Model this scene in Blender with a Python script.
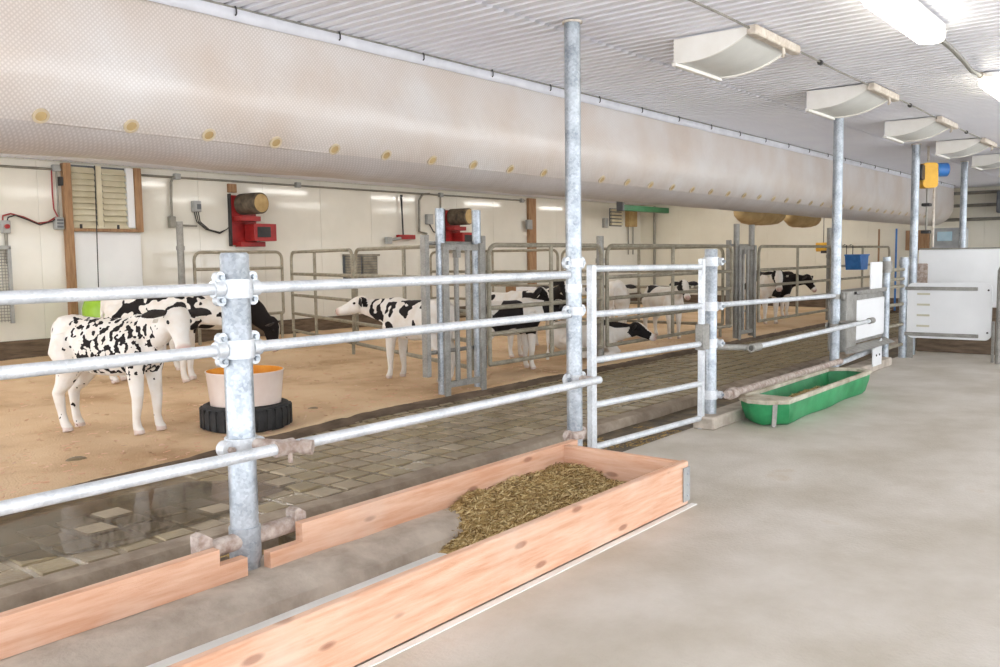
import bpy, bmesh, math, random
from mathutils import Vector, Matrix, noise
random.seed(7)
scene = bpy.context.scene
for o in list(bpy.data.objects): bpy.data.objects.remove(o)
COL = scene.collection

# ------------------------------------------------------------------ camera
YAW, PITCH, ROLL, FPX, EYE = math.radians(38.67), math.radians(4.87), math.radians(-.777), 885.0, 1.35
fw = Vector((math.cos(YAW)*math.cos(PITCH), math.sin(YAW)*math.cos(PITCH), -math.sin(PITCH)))
rt = Vector((math.sin(YAW), -math.cos(YAW), 0)); up = rt.cross(fw)
r2 = math.cos(ROLL)*rt + math.sin(ROLL)*up; u2 = -math.sin(ROLL)*rt + math.cos(ROLL)*up
cd = bpy.data.cameras.new('camera'); cam = bpy.data.objects.new('camera', cd); COL.objects.link(cam)
cam.matrix_world = Matrix(((r2.x, u2.x, -fw.x, 0), (r2.y, u2.y, -fw.y, 0), (r2.z, u2.z, -fw.z, EYE), (0, 0, 0, 1)))
cd.sensor_width = 36; cd.lens = 36*FPX/1000; cd.clip_start = .05; cd.clip_end = 200
scene.camera = cam

# ------------------------------------------------------------------ sky light (open barn side behind the camera) and exposure
w = bpy.data.worlds.new('overcast_sky'); scene.world = w; w.use_nodes = True
bg = w.node_tree.nodes['Background']; bg.inputs[0].default_value = (.93, .96, 1, 1); bg.inputs[1].default_value = 2.75
scene.view_settings.view_transform = 'Standard'; scene.view_settings.look = 'None'
scene.view_settings.gamma = 1; scene.view_settings.use_curve_mapping = False
scene.view_settings.exposure = 0.9
LAMP = 5.5; LAMP_PEN = 10.0

# ------------------------------------------------------------------ materials
def lin(c):
    return tuple(((v/255)/12.92 if v/255 <= .04045 else ((v/255+.055)/1.055)**2.4) for v in c) + (1,)
def mat(name, c1, c2=None, scale=6, rough=.6, metal=0, bump=0, bscale=60, c3=None, stretch=(1,1,1), spec=.5, detail=6, lo=.35, hi=.65, coat=0):
    m = bpy.data.materials.new(name); m.use_nodes = True; nt = m.node_tree; N = nt.nodes; L = nt.links
    b = N['Principled BSDF']; b.inputs['Roughness'].default_value = rough; b.inputs['Metallic'].default_value = metal
    b.inputs['Specular IOR Level'].default_value = spec; b.inputs['Coat Weight'].default_value = coat
    b.inputs['Base Color'].default_value = lin(c1)
    g = N.new('ShaderNodeNewGeometry'); mp = N.new('ShaderNodeMapping'); mp.inputs['Scale'].default_value = stretch
    L.new(g.outputs['Position'], mp.inputs['Vector'])
    if c2:
        t = N.new('ShaderNodeTexNoise'); t.inputs['Scale'].default_value = scale; t.inputs['Detail'].default_value = detail
        t.inputs['Roughness'].default_value = .6
        L.new(mp.outputs[0], t.inputs['Vector'])
        r = N.new('ShaderNodeValToRGB'); e = r.color_ramp.elements
        e[0].position = lo; e[0].color = lin(c1); e[1].position = hi; e[1].color = lin(c2)
        if c3: x = e.new(.82); x.color = lin(c3)
        L.new(t.outputs[0], r.inputs[0]); L.new(r.outputs[0], b.inputs['Base Color'])
    if bump:
        t2 = N.new('ShaderNodeTexNoise'); t2.inputs['Scale'].default_value = bscale; t2.inputs['Detail'].default_value = 5
        L.new(mp.outputs[0], t2.inputs['Vector'])
        bp = N.new('ShaderNodeBump'); bp.inputs['Strength'].default_value = bump; bp.inputs['Distance'].default_value = .01
        L.new(t2.outputs[0], bp.inputs['Height']); L.new(bp.outputs[0], b.inputs['Normal'])
    return m
def galv(name, c1, c2, rough=.42, metal=.3, scale=85):
    m = bpy.data.materials.new(name); m.use_nodes = True; nt = m.node_tree; N = nt.nodes; L = nt.links
    b = N['Principled BSDF']; b.inputs['Roughness'].default_value = rough; b.inputs['Metallic'].default_value = metal
    g = N.new('ShaderNodeNewGeometry')
    v = N.new('ShaderNodeTexVoronoi'); v.inputs['Scale'].default_value = scale; L.new(g.outputs['Position'], v.inputs['Vector'])
    n = N.new('ShaderNodeTexNoise'); n.inputs['Scale'].default_value = 9; n.inputs['Detail'].default_value = 6; L.new(g.outputs['Position'], n.inputs['Vector'])
    sp = N.new('ShaderNodeSeparateColor'); L.new(v.outputs['Color'], sp.inputs[0])
    mx = N.new('ShaderNodeMath'); mx.operation = 'MULTIPLY_ADD'; mx.inputs[1].default_value = .22
    L.new(sp.outputs[0], mx.inputs[0]); L.new(n.outputs[0], mx.inputs[2])
    r = N.new('ShaderNodeValToRGB'); e = r.color_ramp.elements
    e[0].position = .38; e[0].color = lin(c1); e[1].position = .82; e[1].color = lin(c2)
    L.new(mx.outputs[0], r.inputs[0]); L.new(r.outputs[0], b.inputs['Base Color'])
    return m
def emit(name, c, s):
    m = bpy.data.materials.new(name); m.use_nodes = True; b = m.node_tree.nodes['Principled BSDF']
    b.inputs['Base Color'].default_value = lin(c); b.inputs['Emission Color'].default_value = lin(c); b.inputs['Emission Strength'].default_value = s
    return m
def wood_mat(name, st):
    m = mat(name, (210,158,126), (228,190,164), 2.2, .7, 0, .3, 40, (205,148,110), stretch=st)
    nt = m.node_tree; N = nt.nodes; L = nt.links; b = N['Principled BSDF']; src = b.inputs['Base Color'].links[0].from_socket
    g = N.new('ShaderNodeNewGeometry'); mp = N.new('ShaderNodeMapping'); mp.inputs['Scale'].default_value = (3.2,3.2,9.5); L.new(g.outputs['Position'], mp.inputs['Vector'])
    v = N.new('ShaderNodeTexVoronoi'); v.inputs['Scale'].default_value = 1; L.new(mp.outputs[0], v.inputs['Vector'])
    r = N.new('ShaderNodeMapRange'); r.inputs[1].default_value = .09; r.inputs[2].default_value = .16; r.inputs[3].default_value = .75; r.inputs[4].default_value = 0; L.new(v.outputs['Distance'], r.inputs[0])
    x = N.new('ShaderNodeMixRGB'); x.inputs[2].default_value = lin((150,100,76)); L.new(r.outputs[0], x.inputs[0]); L.new(src, x.inputs[1])
    n = N.new('ShaderNodeTexNoise'); n.inputs['Scale'].default_value = 2.1; n.inputs['Detail'].default_value = 5; L.new(g.outputs['Position'], n.inputs['Vector'])
    r2_ = N.new('ShaderNodeMapRange'); r2_.inputs[1].default_value = .52; r2_.inputs[2].default_value = .72; r2_.inputs[3].default_value = 0; r2_.inputs[4].default_value = .6; L.new(n.outputs[0], r2_.inputs[0])
    y = N.new('ShaderNodeMixRGB'); y.inputs[2].default_value = lin((226,206,188)); L.new(r2_.outputs[0], y.inputs[0]); L.new(x.outputs[0], y.inputs[1]); L.new(y.outputs[0], b.inputs['Base Color'])
    return m
M = {}
M['concrete'] = mat('walkway_concrete', (186,178,164), (209,203,194), 1.6, .6, 0, .35, 55, (186,167,138), detail=14)
M['curb'] = mat('curb_concrete', (164,153,140), (200,190,177), 5, .8, 0, .5, 50)
M['kerb'] = mat('kerb_concrete', (134,119,103), (172,158,140), 6, .75, 0, .5, 40)
M['gutter'] = mat('gutter_dirt', (62,53,42), (120,104,78), 7, .55, 0, .6, 40)
M['slat'] = mat('alley_block_concrete', (134,119,95), (170,155,128), 4, .42, 0, .5, 50)
M['slat2'] = mat('alley_block_mossy', (132,118,88), (164,148,114), 4, .42, 0, .5, 50)
M['slat3'] = mat('alley_block_pale', (150,137,114), (184,170,144), 4, .42, 0, .5, 50)
M['joint'] = mat('alley_joint_wet', (106,92,70), (142,126,98), 3, .18, 0, .3, 25)
M['bed'] = mat('sawdust', (178,142,104), (214,184,147), 1.0, .95, 0, .9, 70, (226,202,168), detail=9, lo=.30, hi=.52)
M['wall'] = mat('white_wall_panel', (222,219,208), (229,226,216), 1.5, .1, 0, 0, 6, spec=.5)
M['wall2'] = mat('cream_wall_panel', (224,218,200), (231,226,210), 1.5, .25, 0, .05, 6)
M['trim'] = mat('panel_joint', (206,201,188), (214,209,196), 3, .6)
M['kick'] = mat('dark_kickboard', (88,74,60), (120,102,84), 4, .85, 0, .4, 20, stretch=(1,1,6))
M['steel_white'] = mat('white_painted_steel', (240,240,248), (245,245,251), 2, .4, 0, 0, 10)
M['pipe'] = galv('galvanised_bright', (192,197,202), (224,228,232), .4, .25)
M['post'] = galv('galvanised_post', (134,142,150), (188,195,202), .36, .45)
M['old'] = galv('galvanised_weathered', (134,132,127), (162,160,154), .55, .3)
M['olive'] = galv('galvanised_dusty', (138,132,116), (172,165,147), .65, .25)
M['rust'] = mat('rusty_cast_iron', (150,130,118), (200,189,181), 22, .7, .2, .4, 80)
M['duct'] = None
M['wood'] = wood_mat('pine_board', (1.2,8,14))
M['wood_end'] = wood_mat('pine_board_cross', (8,1.2,14))
M['brown'] = mat('stained_stud', (142,106,74), (172,136,100), 4, .65, 0, .2, 30, stretch=(10,10,1))
M['white'] = mat('white_plastic', (232,234,236), (238,240,242), 2, .35)
M['white_paint'] = mat('white_floor_paint', (226,225,221), (240,239,236), 4, .6, 0, .2, 40, (180,172,158))
M['cream'] = mat('cream_slats', (206,196,166), (226,218,194), 3, .6)
M['inlet'] = mat('aged_white_plastic', (232,228,220), (240,237,231), 5, .45, 0, 0, 10)
M['inlet_dark'] = mat('inlet_grey_baffle', (212,212,207), (222,222,218), 5, .5)
M['inlet_rust'] = mat('inlet_bracket', (190,176,160), (220,212,200), 20, .6)
M['black'] = mat('black_rubber', (28,28,30), (48,47,46), 12, .75, 0, .5, 40)
M['dark'] = mat('dark_plastic', (34,33,34), (48,46,46), 10, .5)
M['grey'] = mat('grey_box', (150,152,152), (172,174,172), 6, .5)
M['dgrey'] = mat('dark_grey_box', (84,88,92), (104,108,112), 6, .5)
M['cond'] = mat('grey_conduit', (128,126,118), (152,148,138), 6, .5, .3)
M['red'] = mat('red_enamel', (138,28,30), (172,44,42), 8, .4, 0, 0, 10)
M['redwire'] = mat('red_cable', (140,40,44), (160,54,54), 8, .5)
M['drum'] = mat('dusty_drum', (64,56,48), (116,102,84), 8, .7)
M['green'] = mat('green_plastic', (32,124,74), (58,156,100), 4, .45, 0, .15, 20)
M['greenbeam'] = mat('green_beam', (44,104,66), (62,124,84), 4, .5)
M['lime'] = mat('lime_plastic', (140,186,44), (158,202,62), 4, .4)
M['orange'] = mat('orange_residue', (226,146,34), (240,172,60), 5, .6)
M['tub'] = mat('milky_plastic', (226,206,194), (238,224,214), 3, .35)
M['yellow'] = mat('yellow_enamel', (222,164,24), (238,184,44), 6, .4)
M['blue'] = mat('blue_plastic', (44,104,176), (62,126,196), 6, .4)
M['screen'] = mat('pale_screen', (150,182,196), (170,198,208), 3, .2)
M['tan'] = mat('tan_fabric', (172,144,96), (198,172,124), 5, .8)
M['feed'] = mat('chopped_feed', (160,132,82), (206,178,122), 110, .95, 0, 1, 90, (232,214,170))
M['feed_pale'] = mat('pale_feed_chips', (206,182,126), (232,214,168), 60, .9); M['feed_dark'] = mat('dark_feed_chips', (118,94,58), (146,118,76), 60, .95)
M['pink'] = mat('pink_tag', (196,60,84), (206,72,96), 5, .5)
M['slot'] = mat('slot_beige', (196,192,170), (206,202,182), 5, .5)
M['lamp'] = emit('lit_tube_diffuser', (255,250,232), LAMP); M['lamp_pen'] = emit('lit_pen_diffuser', (255,253,247), LAMP_PEN)
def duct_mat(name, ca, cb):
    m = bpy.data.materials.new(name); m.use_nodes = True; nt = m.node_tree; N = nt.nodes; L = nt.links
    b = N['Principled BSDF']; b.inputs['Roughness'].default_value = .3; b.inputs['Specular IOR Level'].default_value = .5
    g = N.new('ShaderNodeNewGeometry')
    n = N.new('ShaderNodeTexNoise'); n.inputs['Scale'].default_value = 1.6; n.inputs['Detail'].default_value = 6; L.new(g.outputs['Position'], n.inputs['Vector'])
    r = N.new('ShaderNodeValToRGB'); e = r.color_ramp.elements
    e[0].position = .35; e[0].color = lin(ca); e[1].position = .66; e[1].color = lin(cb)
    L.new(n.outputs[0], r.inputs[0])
    # diagonal weave of flat tapes, by its own Position in X and along the girth
    sp = N.new('ShaderNodeSeparateXYZ'); L.new(g.outputs['Position'], sp.inputs[0])
    def wave(sx, sz):
        a = N.new('ShaderNodeMath'); a.operation = 'MULTIPLY'; a.inputs[1].default_value = sx; L.new(sp.outputs[0], a.inputs[0])
        c = N.new('ShaderNodeMath'); c.operation = 'MULTIPLY_ADD'; c.inputs[1].default_value = sz; L.new(sp.outputs[2], c.inputs[0]); L.new(a.outputs[0], c.inputs[2])
        s = N.new('ShaderNodeMath'); s.operation = 'SINE'; L.new(c.outputs[0], s.inputs[0]); return s
    s1, s2 = wave(250, 250), wave(250, -250)
    ad = N.new('ShaderNodeMath'); ad.operation = 'MAXIMUM'; L.new(s1.outputs[0], ad.inputs[0]); L.new(s2.outputs[0], ad.inputs[1])
    mx = N.new('ShaderNodeMixRGB'); mx.blend_type = 'MULTIPLY'
    mr = N.new('ShaderNodeMapRange'); mr.inputs[1].default_value = -1; mr.inputs[2].default_value = 1; mr.inputs[3].default_value = 0; mr.inputs[4].default_value = .38
    L.new(ad.outputs[0], mr.inputs[0]); L.new(mr.outputs[0], mx.inputs[0]); L.new(r.outputs[0], mx.inputs[1]); mx.inputs[2].default_value = lin((178,166,158))
    L.new(mx.outputs[0], b.inputs['Base Color'])
    n2 = N.new('ShaderNodeTexNoise'); n2.inputs['Scale'].default_value = 5; n2.inputs['Detail'].default_value = 4; L.new(g.outputs['Position'], n2.inputs['Vector'])
    bp = N.new('ShaderNodeBump'); bp.inputs['Strength'].default_value = .35; bp.inputs['Distance'].default_value = .03
    L.new(n2.outputs[0], bp.inputs['Height']); L.new(bp.outputs[0], b.inputs['Normal'])
    return m
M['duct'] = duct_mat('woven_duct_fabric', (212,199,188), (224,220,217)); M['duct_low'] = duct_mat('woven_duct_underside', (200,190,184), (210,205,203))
M['duct_strip'] = mat('duct_flange_strip', (206,206,212), (220,220,226), 6, .4)
M['port'] = mat('duct_port_ring', (196,178,148), (210,194,166), 6, .5)

# ------------------------------------------------------------------ mesh helpers
class MB:
    def __init__(s): s.v = []; s.f = []
    def add(s, vs, fs):
        k = len(s.v); s.v += [Vector(v) for v in vs]; s.f += [[i+k for i in f] for f in fs]; return s
    def box(s, x0, x1, y0, y1, z0, z1, ch=0):
        if ch <= 0:
            vs = [(x,y,z) for x in (x0,x1) for y in (y0,y1) for z in (z0,z1)]
            return s.add(vs, [[0,1,3,2],[4,6,7,5],[0,4,5,1],[2,3,7,6],[0,2,6,4],[1,5,7,3]])
        bm = bmesh.new(); bmesh.ops.create_cube(bm, size=1)
        for v in bm.verts:
            v.co = Vector(((x0+x1)/2+v.co.x*(x1-x0), (y0+y1)/2+v.co.y*(y1-y0), (z0+z1)/2+v.co.z*(z1-z0)))
        bmesh.ops.bevel(bm, geom=bm.edges[:], offset=ch, segments=1, affect='EDGES')
        bm.verts.index_update(); s.add([v.co.copy() for v in bm.verts], [[v.index for v in f.verts] for f in bm.faces]); bm.free(); return s
    def tube(s, pts, r, n=14, caps=True, hollow=0):
        pts = [Vector(p) for p in pts]; rs = r if isinstance(r, (list, tuple)) else [r]*len(pts)
        T = []
        for i in range(len(pts)):
            a = pts[max(i-1,0)]; b = pts[min(i+1,len(pts)-1)]; T.append((b-a).normalized())
        ref = Vector((0,0,1)) if abs(T[0].z) < .9 else Vector((1,0,0))
        u = T[0].cross(ref).normalized(); k = len(s.v)
        for i, p in enumerate(pts):
            u = (u - T[i]*u.dot(T[i])).normalized(); v = T[i].cross(u)
            for j in range(n):
                a = 2*math.pi*j/n; s.v.append(p + (u*math.cos(a)+v*math.sin(a))*rs[i])
        for i in range(len(pts)-1):
            for j in range(n):
                s.f.append([k+i*n+j, k+i*n+(j+1)%n, k+(i+1)*n+(j+1)%n, k+(i+1)*n+j])
        if caps:
            s.f.append([k+j for j in range(n)][::-1]); e = k+(len(pts)-1)*n; s.f.append([e+j for j in range(n)])
        return s
    def ring(s, c, ax, ro, ri, h, n=20):                       # hollow short cylinder about c along ax
        c = Vector(c); ax = Vector(ax).normalized(); ref = Vector((0,0,1)) if abs(ax.z) < .9 else Vector((1,0,0))
        u = ax.cross(ref).normalized(); v = ax.cross(u); k = len(s.v)
        for (r, d) in ((ro,-h/2),(ro,h/2),(ri,h/2),(ri,-h/2)):
            for j in range(n):
                a = 2*math.pi*j/n; s.v.append(c + ax*d + (u*math.cos(a)+v*math.sin(a))*r)
        for q in range(4):
            for j in range(n): s.f.append([k+q*n+j, k+q*n+(j+1)%n, k+((q+1)%4)*n+(j+1)%n, k+((q+1)%4)*n+j])
        return s
    def prism(s, poly, o, ex, ey, ez, h):                      # polygon in (ex,ey) plane from o extruded h along ez
        o, ex, ey, ez = map(Vector, (o, ex, ey, ez)); n = len(poly)
        vs = [o+ex*a+ey*b for a, b in poly] + [o+ex*a+ey*b+ez*h for a, b in poly]
        return s.add(vs, [list(range(n))[::-1], [n+i for i in range(n)]] + [[i,(i+1)%n,n+(i+1)%n,n+i] for i in range(n)])
    def lathe(s, prof, c, n=28):
        k = len(s.v); c = Vector(c); m = len(prof)
        for r, z in prof:
            for j in range(n):
                a = 2*math.pi*j/n; s.v.append(c+Vector((r*math.cos(a), r*math.sin(a), z)))
        for i in range(m-1):
            for j in range(n): s.f.append([k+i*n+j, k+i*n+(j+1)%n, k+(i+1)*n+(j+1)%n, k+(i+1)*n+j])
        return s
    def build(s, name, m, parent=None, smooth=True, ang=40, local=False):
        me = bpy.data.meshes.new(name); off = Vector((0,0,0))
        if parent is not None and not local:
            p = parent
            while p is not None: off += p.location; p = p.parent
        me.from_pydata([v-off for v in s.v], [], s.f); me.update()
        bm = bmesh.new(); bm.from_mesh(me); bmesh.ops.recalc_face_normals(bm, faces=bm.faces[:]); bm.to_mesh(me); bm.free()
        if smooth:
            me.shade_smooth(); me.set_sharp_from_angle(angle=math.radians(ang))
        me.materials.append(M[m] if isinstance(m, str) else m)
        o = bpy.data.objects.new(name, me); COL.objects.link(o)
        if parent is not None: o.parent = parent
        return o
def tag(o, label=None, cat=None, group=None, kind=None):
    if label: o['label'] = label
    if cat: o['category'] = cat
    if group: o['group'] = group
    if kind: o['kind'] = kind
    return o
def thing(name, loc, label, cat, group=None):
    o = bpy.data.objects.new(name, None); COL.objects.link(o); o.location = loc; o.empty_display_size = .1
    return tag(o, label, cat, group)
def copy_tree(o, parent=None):
    c = o.copy(); COL.objects.link(c); c.parent = parent
    for ch in list(o.children): copy_tree(ch, c)
    return c
def arc(c, r, a0, a1, e1, e2, n=6):
    c, e1, e2 = Vector(c), Vector(e1), Vector(e2)
    return [c + (e1*math.cos(math.radians(a0+(a1-a0)*i/n)) + e2*math.sin(math.radians(a0+(a1-a0)*i/n)))*r for i in range(n+1)]
def nz(x, y, z, s=1): return noise.noise(Vector((x*s, y*s, z*s)))

XA, XB, YW, ZC, YF = -3.0, 21.8, 12.4, 2.76, 3.05     # room: start, end wall, back wall, ceiling, front fence line

# ================================================================== structure
b = MB(); b.add([(XA-3,-6,0),(XB,-6,0),(XB,3.12,0),(XA-3,3.12,0)], [[0,1,2,3]])
b.add([(XA-3,-6,-.25),(XB,-6,-.25),(XB,3.12,-.25),(XA-3,3.12,-.25)], [[3,2,1,0]])
tag(b.build('floor', 'concrete', smooth=False), 'pale scuffed concrete walkway floor', None, None, 'structure')
b = MB(); b.box(XA, 2.7, 3.12, 3.62, -.25, -.13); b.box(2.7, XB, 3.12, 3.62, -.25, -.02)
tag(b.build('floor_gutter', 'gutter', smooth=False), 'dark dirty gutter strip behind the front fence', None, None, 'structure')
# kerb with a worn rounded nose
b = MB(); prof = [(3.61,-.25),(3.61,.025),(3.63,.052),(3.73,.06),(3.765,.04),(3.775,-.25)]
N = 120; vs = []; fs = []
for i in range(N+1):
    x = XA+(XB-XA)*i/N
    for (y,z) in prof: vs.append((x, y+.012*nz(x,y,1,2.3), z+.008*nz(x,y,5,3)*(z>0)))
n = len(prof)
for i in range(N):
    for j in range(n-1): fs.append([i*n+j, i*n+j+1, (i+1)*n+j+1, (i+1)*n+j])
b.add(vs, fs); tag(b.build('trim_kerb', 'kerb'), 'low worn brown concrete kerb edging the alley', None, None, 'structure')
# grooved alley of concrete blocks
al = MB(); al.box(XA, XB, 3.76, 5.75, -.25, -.035)
alley = al.build('floor_alley', 'joint', smooth=False); tag(alley, 'wet concrete alley floor laid in blocks', None, None, 'structure')
bsz = .2
def block_mesh(k):
    rb = random.Random(k); q = MB(); h = .094
    c = .007
    t = [(-h+rb.uniform(0,.012), -h+rb.uniform(0,.012)), (h-rb.uniform(0,.012), -h+rb.uniform(0,.012)), (h-rb.uniform(0,.012), h-rb.uniform(0,.012)), (-h+rb.uniform(0,.012), h-rb.uniform(0,.012))]
    vs = [(x,y,-.02) for x,y in t] + [(x*(1-.012/h),y*(1-.012/h),0) for x,y in t]
    q.add(vs, [[4,5,6,7]] + [[i,(i+1)%4,4+(i+1)%4,4+i] for i in range(4)])
    return q
blocks = []
for k in range(6):
    o = block_mesh(k).build('block', ('slat','slat2','slat','slat3','slat2','slat')[k], alley, smooth=False); blocks.append(o)
first = set(); rest = MB(); ri = random.Random(3)
nx = int((XB-1.1)/bsz)
for i in range(nx):
    for j in range(10):
        x = 1.1+(i+.5)*bsz; y = 3.79+(j+.5)*bsz; z = -.029+ri.uniform(-.004,.004)
        if y > 5.7: continue
        if 4.3 < y < 5.1 and x < 3.4 and nz(x,y,0,1.1) > .05: z -= .012      # sunken under the puddle
        k = ri.randrange(6)
        if i < 30:
            if k not in first: o = blocks[k]; first.add(k)
            else: o = bpy.data.objects.new('block', blocks[k].data); COL.objects.link(o); o.parent = alley
            o.location = (x,y,z)
        else:
            src = block_mesh(k); rest.add([v+Vector((x,y,z)) for v in src.v], src.f)
tag(rest.build('far_blocks', 'slat2', alley, smooth=False), None, None, None, 'stuff')

# bedding pack: uneven sawdust with a crumbling front edge
def bed_edge(x):
    e = 5.16+.54*min(1,max(0,(x-1.9)/3.4)) if x > 1.9 else 5.16
    return e + .03*nz(x,0,3,1.7) + .012*nz(x,0,9,9)
def bed_h(x, y):
    t = y-bed_edge(x)
    base = .05*(1-math.exp(-max(t,0)/.018))
    h = base + .02*nz(x,y,0,.9) + .018*nz(x,y,2,2.6) + .006*nz(x,y,4,8)
    h += .05*max(0,(y-9)/3.4)
    return max(h, -.03) if t > 0 else -.04
b = MB(); NX, NY = 330, 120; vs = []; fs = []
for i in range(NX+1):
    x = XA+(XB-XA-.02)*(i/NX)
    e = bed_edge(x)
    for j in range(NY+1):
        if j == 0: vs.append((x, e-.012, -.06))
        else:
            t = (j-1)/(NY-1); y = e+(YW-.03-e)*t**1.5
            vs.append((x, y, bed_h(x,y+.02)))
for i in range(NX):
    for j in range(NY): k = i*(NY+1)+j; fs.append([k,k+NY+1,k+NY+2,k+1])
b.add(vs, fs); bed = b.build('sawdust_bedding', 'bed', ang=180); tag(bed, 'tan sawdust bedding covering the calf pens', 'bedding', None, 'stuff')
b = MB(); rr = random.Random(5)
for k in range(2600):                                   # wisps lying on the bedding
    x = rr.uniform(1.5,13); y = bed_edge(x)+.03+(rr.random()**1.6)*5; z = bed_h(x,y)+.006; a = rr.uniform(0,6.3); l = rr.uniform(.01,.03)
    dx, dy = math.cos(a)*l, math.sin(a)*l
    b.add([(x-dx,y-dy,z),(x+dx,y+dy,z+.004),(x+dx-dy*.3,y+dy+dx*.3,z+.008),(x-dx-dy*.3,y-dy+dx*.3,z+.004)], [[0,1,2,3]])
tag(b.build('shavings', 'wood', bed, smooth=False), None, None, None, 'stuff')
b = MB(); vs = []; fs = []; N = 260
for i in range(N+1):                                    # dark strip along the front face of the pack
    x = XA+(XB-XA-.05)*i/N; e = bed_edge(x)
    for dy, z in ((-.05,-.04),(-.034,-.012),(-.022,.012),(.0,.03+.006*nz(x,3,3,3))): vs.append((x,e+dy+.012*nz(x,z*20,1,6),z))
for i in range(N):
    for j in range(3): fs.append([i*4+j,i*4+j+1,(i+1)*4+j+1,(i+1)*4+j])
b.add(vs, fs); b.build('dark_edge', 'kick', bed, ang=180)
M['puddle'] = mat('murky_water', (84,70,50), (100,84,60), 3, .06)
M['puddle'].node_tree.nodes['Principled BSDF'].inputs['Alpha'].default_value = .6
b = MB(); vs = [(2.35,4.6,-.0265)]; n = 60
for j in range(n):
    a = 2*math.pi*j/n; k_ = 1+.35*nz(math.cos(a),math.sin(a),4,1.6)+.12*nz(math.cos(a),math.sin(a),8,5)
    vs.append((2.35+1.1*k_*math.cos(a)-.25*math.sin(a), 4.6+.42*k_*math.sin(a), -.0265))
b.add(vs, [[0,1+j,1+(j+1)%n] for j in range(n)]); tag(b.build('puddle','puddle',smooth=False), 'shallow murky puddle on the alley blocks left of the stout post', 'puddle')
def dung(x, y, s, lab):
    q = MB(); z = bed_h(x,y) if y > bed_edge(x) else -.03
    rg = []
    for i,(r,h) in enumerate(((1,0),(.85,.25),(.5,.42),(.05,.48))):
        for j in range(12):
            a = j*math.pi/6; rr_ = r*s*(1+.35*nz(math.cos(a),math.sin(a),x*7,1.5)); rg.append((x+rr_*math.cos(a)*1.5, y+rr_*math.sin(a), z-.004+h*s))
    fs = [[i*12+j, i*12+(j+1)%12, (i+1)*12+(j+1)%12, (i+1)*12+j] for i in range(3) for j in range(12)]
    q.add(rg, fs); tag(q.build('dung_clump', 'joint'), lab, 'dung')
dung(2.75,5.82,.045,'small dark dung clump on bedding left of the tyre tub')
dung(5.02,6.15,.035,'dark dung clump on bedding nearest the left stanchion post')
dung(5.85,5.25,.055,'dark dung clump on the alley blocks behind the tall column')

# walls
wb = MB().box(XA, XB+.15, YW+.02, YW+.15, -.25, ZC+.2); wall = tag(wb.build('wall_back', 'trim', smooth=False), 'white panelled back wall of the barn', None, None, 'structure')
pw = 1.22; x = XA
pm = MB().box(.0006, pw-.0006, -.0, .03, 0, 2.72, .003).build('panel', 'wall', wall, local=True); pm.location = (x, YW-.01, .02)
while x+pw < XB-.2:
    x += pw
    o = bpy.data.objects.new('panel', pm.data); COL.objects.link(o); o.parent = wall; o.location = (x, YW-.01, .02)
wb = MB().box(XB+.02, XB+.15, -6, YW+.1, -.25, ZC+.2); wend = tag(wb.build('wall_end', 'trim', smooth=False), 'cream panelled end wall of the barn', None, None, 'structure')
pe = MB().box(0, .03, .0006, pw-.0006, 0, 2.72, .003).build('panel', 'wall2', wend, local=True); y = YW-pw; pe.location = (XB-.01, y, .02)
while y-pw > -6:
    y -= pw
    o = bpy.data.objects.new('panel', pe.data); COL.objects.link(o); o.parent = wend; o.location = (XB-.01, y, .02)
kb = MB().box(XA, XB-.02, YW-.05, YW-.012, -.05, .34, .006); tag(kb.build('baseboard_back', 'kick'), 'dark dirty kickboard along the back wall', None, None, 'structure')
kb = MB().box(XB-.05, XB-.012, 3.3, YW-.06, -.05, .3, .006); tag(kb.build('baseboard_end', 'kick'), 'dark kickboard along the end wall', None, None, 'structure')

# corrugated ceiling: ribs run across the barn, sheets lap at Y joints
ceil = MB().box(XA-3, XB+.15, -6, YW+.15, ZC+.1, ZC+.2).build('ceiling', 'steel_white', smooth=False); tag(ceil, 'white ribbed metal ceiling', None, None, 'structure')
pitch = .1
def sheet(y0, y1, dz, name='ceiling_sheet'):
    q = MB(); prof = [(0,0),(.06,0),(.066,.042),(.094,.042)]; xs = []
    x = XA-3
    while x < XB:
        for px, pz in prof: xs.append((x+px, ZC+pz+dz))
        x += pitch
    vs = [(a,y,z) for y in (y0,y1) for a,z in xs]; n = len(xs)
    q.add(vs, [[i,i+1,n+i+1,n+i] for i in range(n-1)])
    return q.build(name, 'steel_white', ceil, ang=30)
for y0,y1,dz in ((-6,-2.4,.012),(-2.5,.6,0),(.5,3.32,.012),(3.22,6.2,0),(6.1,9.2,.012),(9.1,YW+.02,0)): sheet(y0,y1,dz)

# ================================================================== fabric duct
DY, DZ, DR = 4.72, 2.33, .42
duct = thing('fabric_air_duct', (-1.5,DY,DZ), 'long pale woven fabric air duct hung under the ceiling', 'air duct')
b = MB(); nx, na = 300, 48; vs = []; fs = []; X0, X1 = -1.5, 21.2
for i in range(nx+1):
    t = i/nx; x = X0+(X1-X0)*t; endr = math.sqrt(max(0,1-max(0,(x-(X1-.35))/.35)**2))
    for j in range(na):
        a = 2*math.pi*j/na
        r = DR*max(endr,.02)
        ws = -math.cos(a)      # near side
        r += .010*nz(x,math.cos(a),math.sin(a),1.3)+.006*nz(x*3,a,0,1.0)
        r += .012*math.exp(-((x-2.55)/.09)**2)*max(0,ws)      # fold
        py, pz = DY+r*math.cos(a), min(DZ+r*math.sin(a), ZC-.005)
        if math.cos(a) < 0 and 0 < math.sin(a) < .93 and endr > .97: py = min(py, 4.302+.008*nz(x,pz,0,2.2)+.012*(pz-DZ))
        vs.append((x, py, pz))
for i in range(nx):
    for j in range(na): fs.append([i*na+j,i*na+(j+1)%na,(i+1)*na+(j+1)%na,(i+1)*na+j])
fs.append(list(range(na)));
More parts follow.
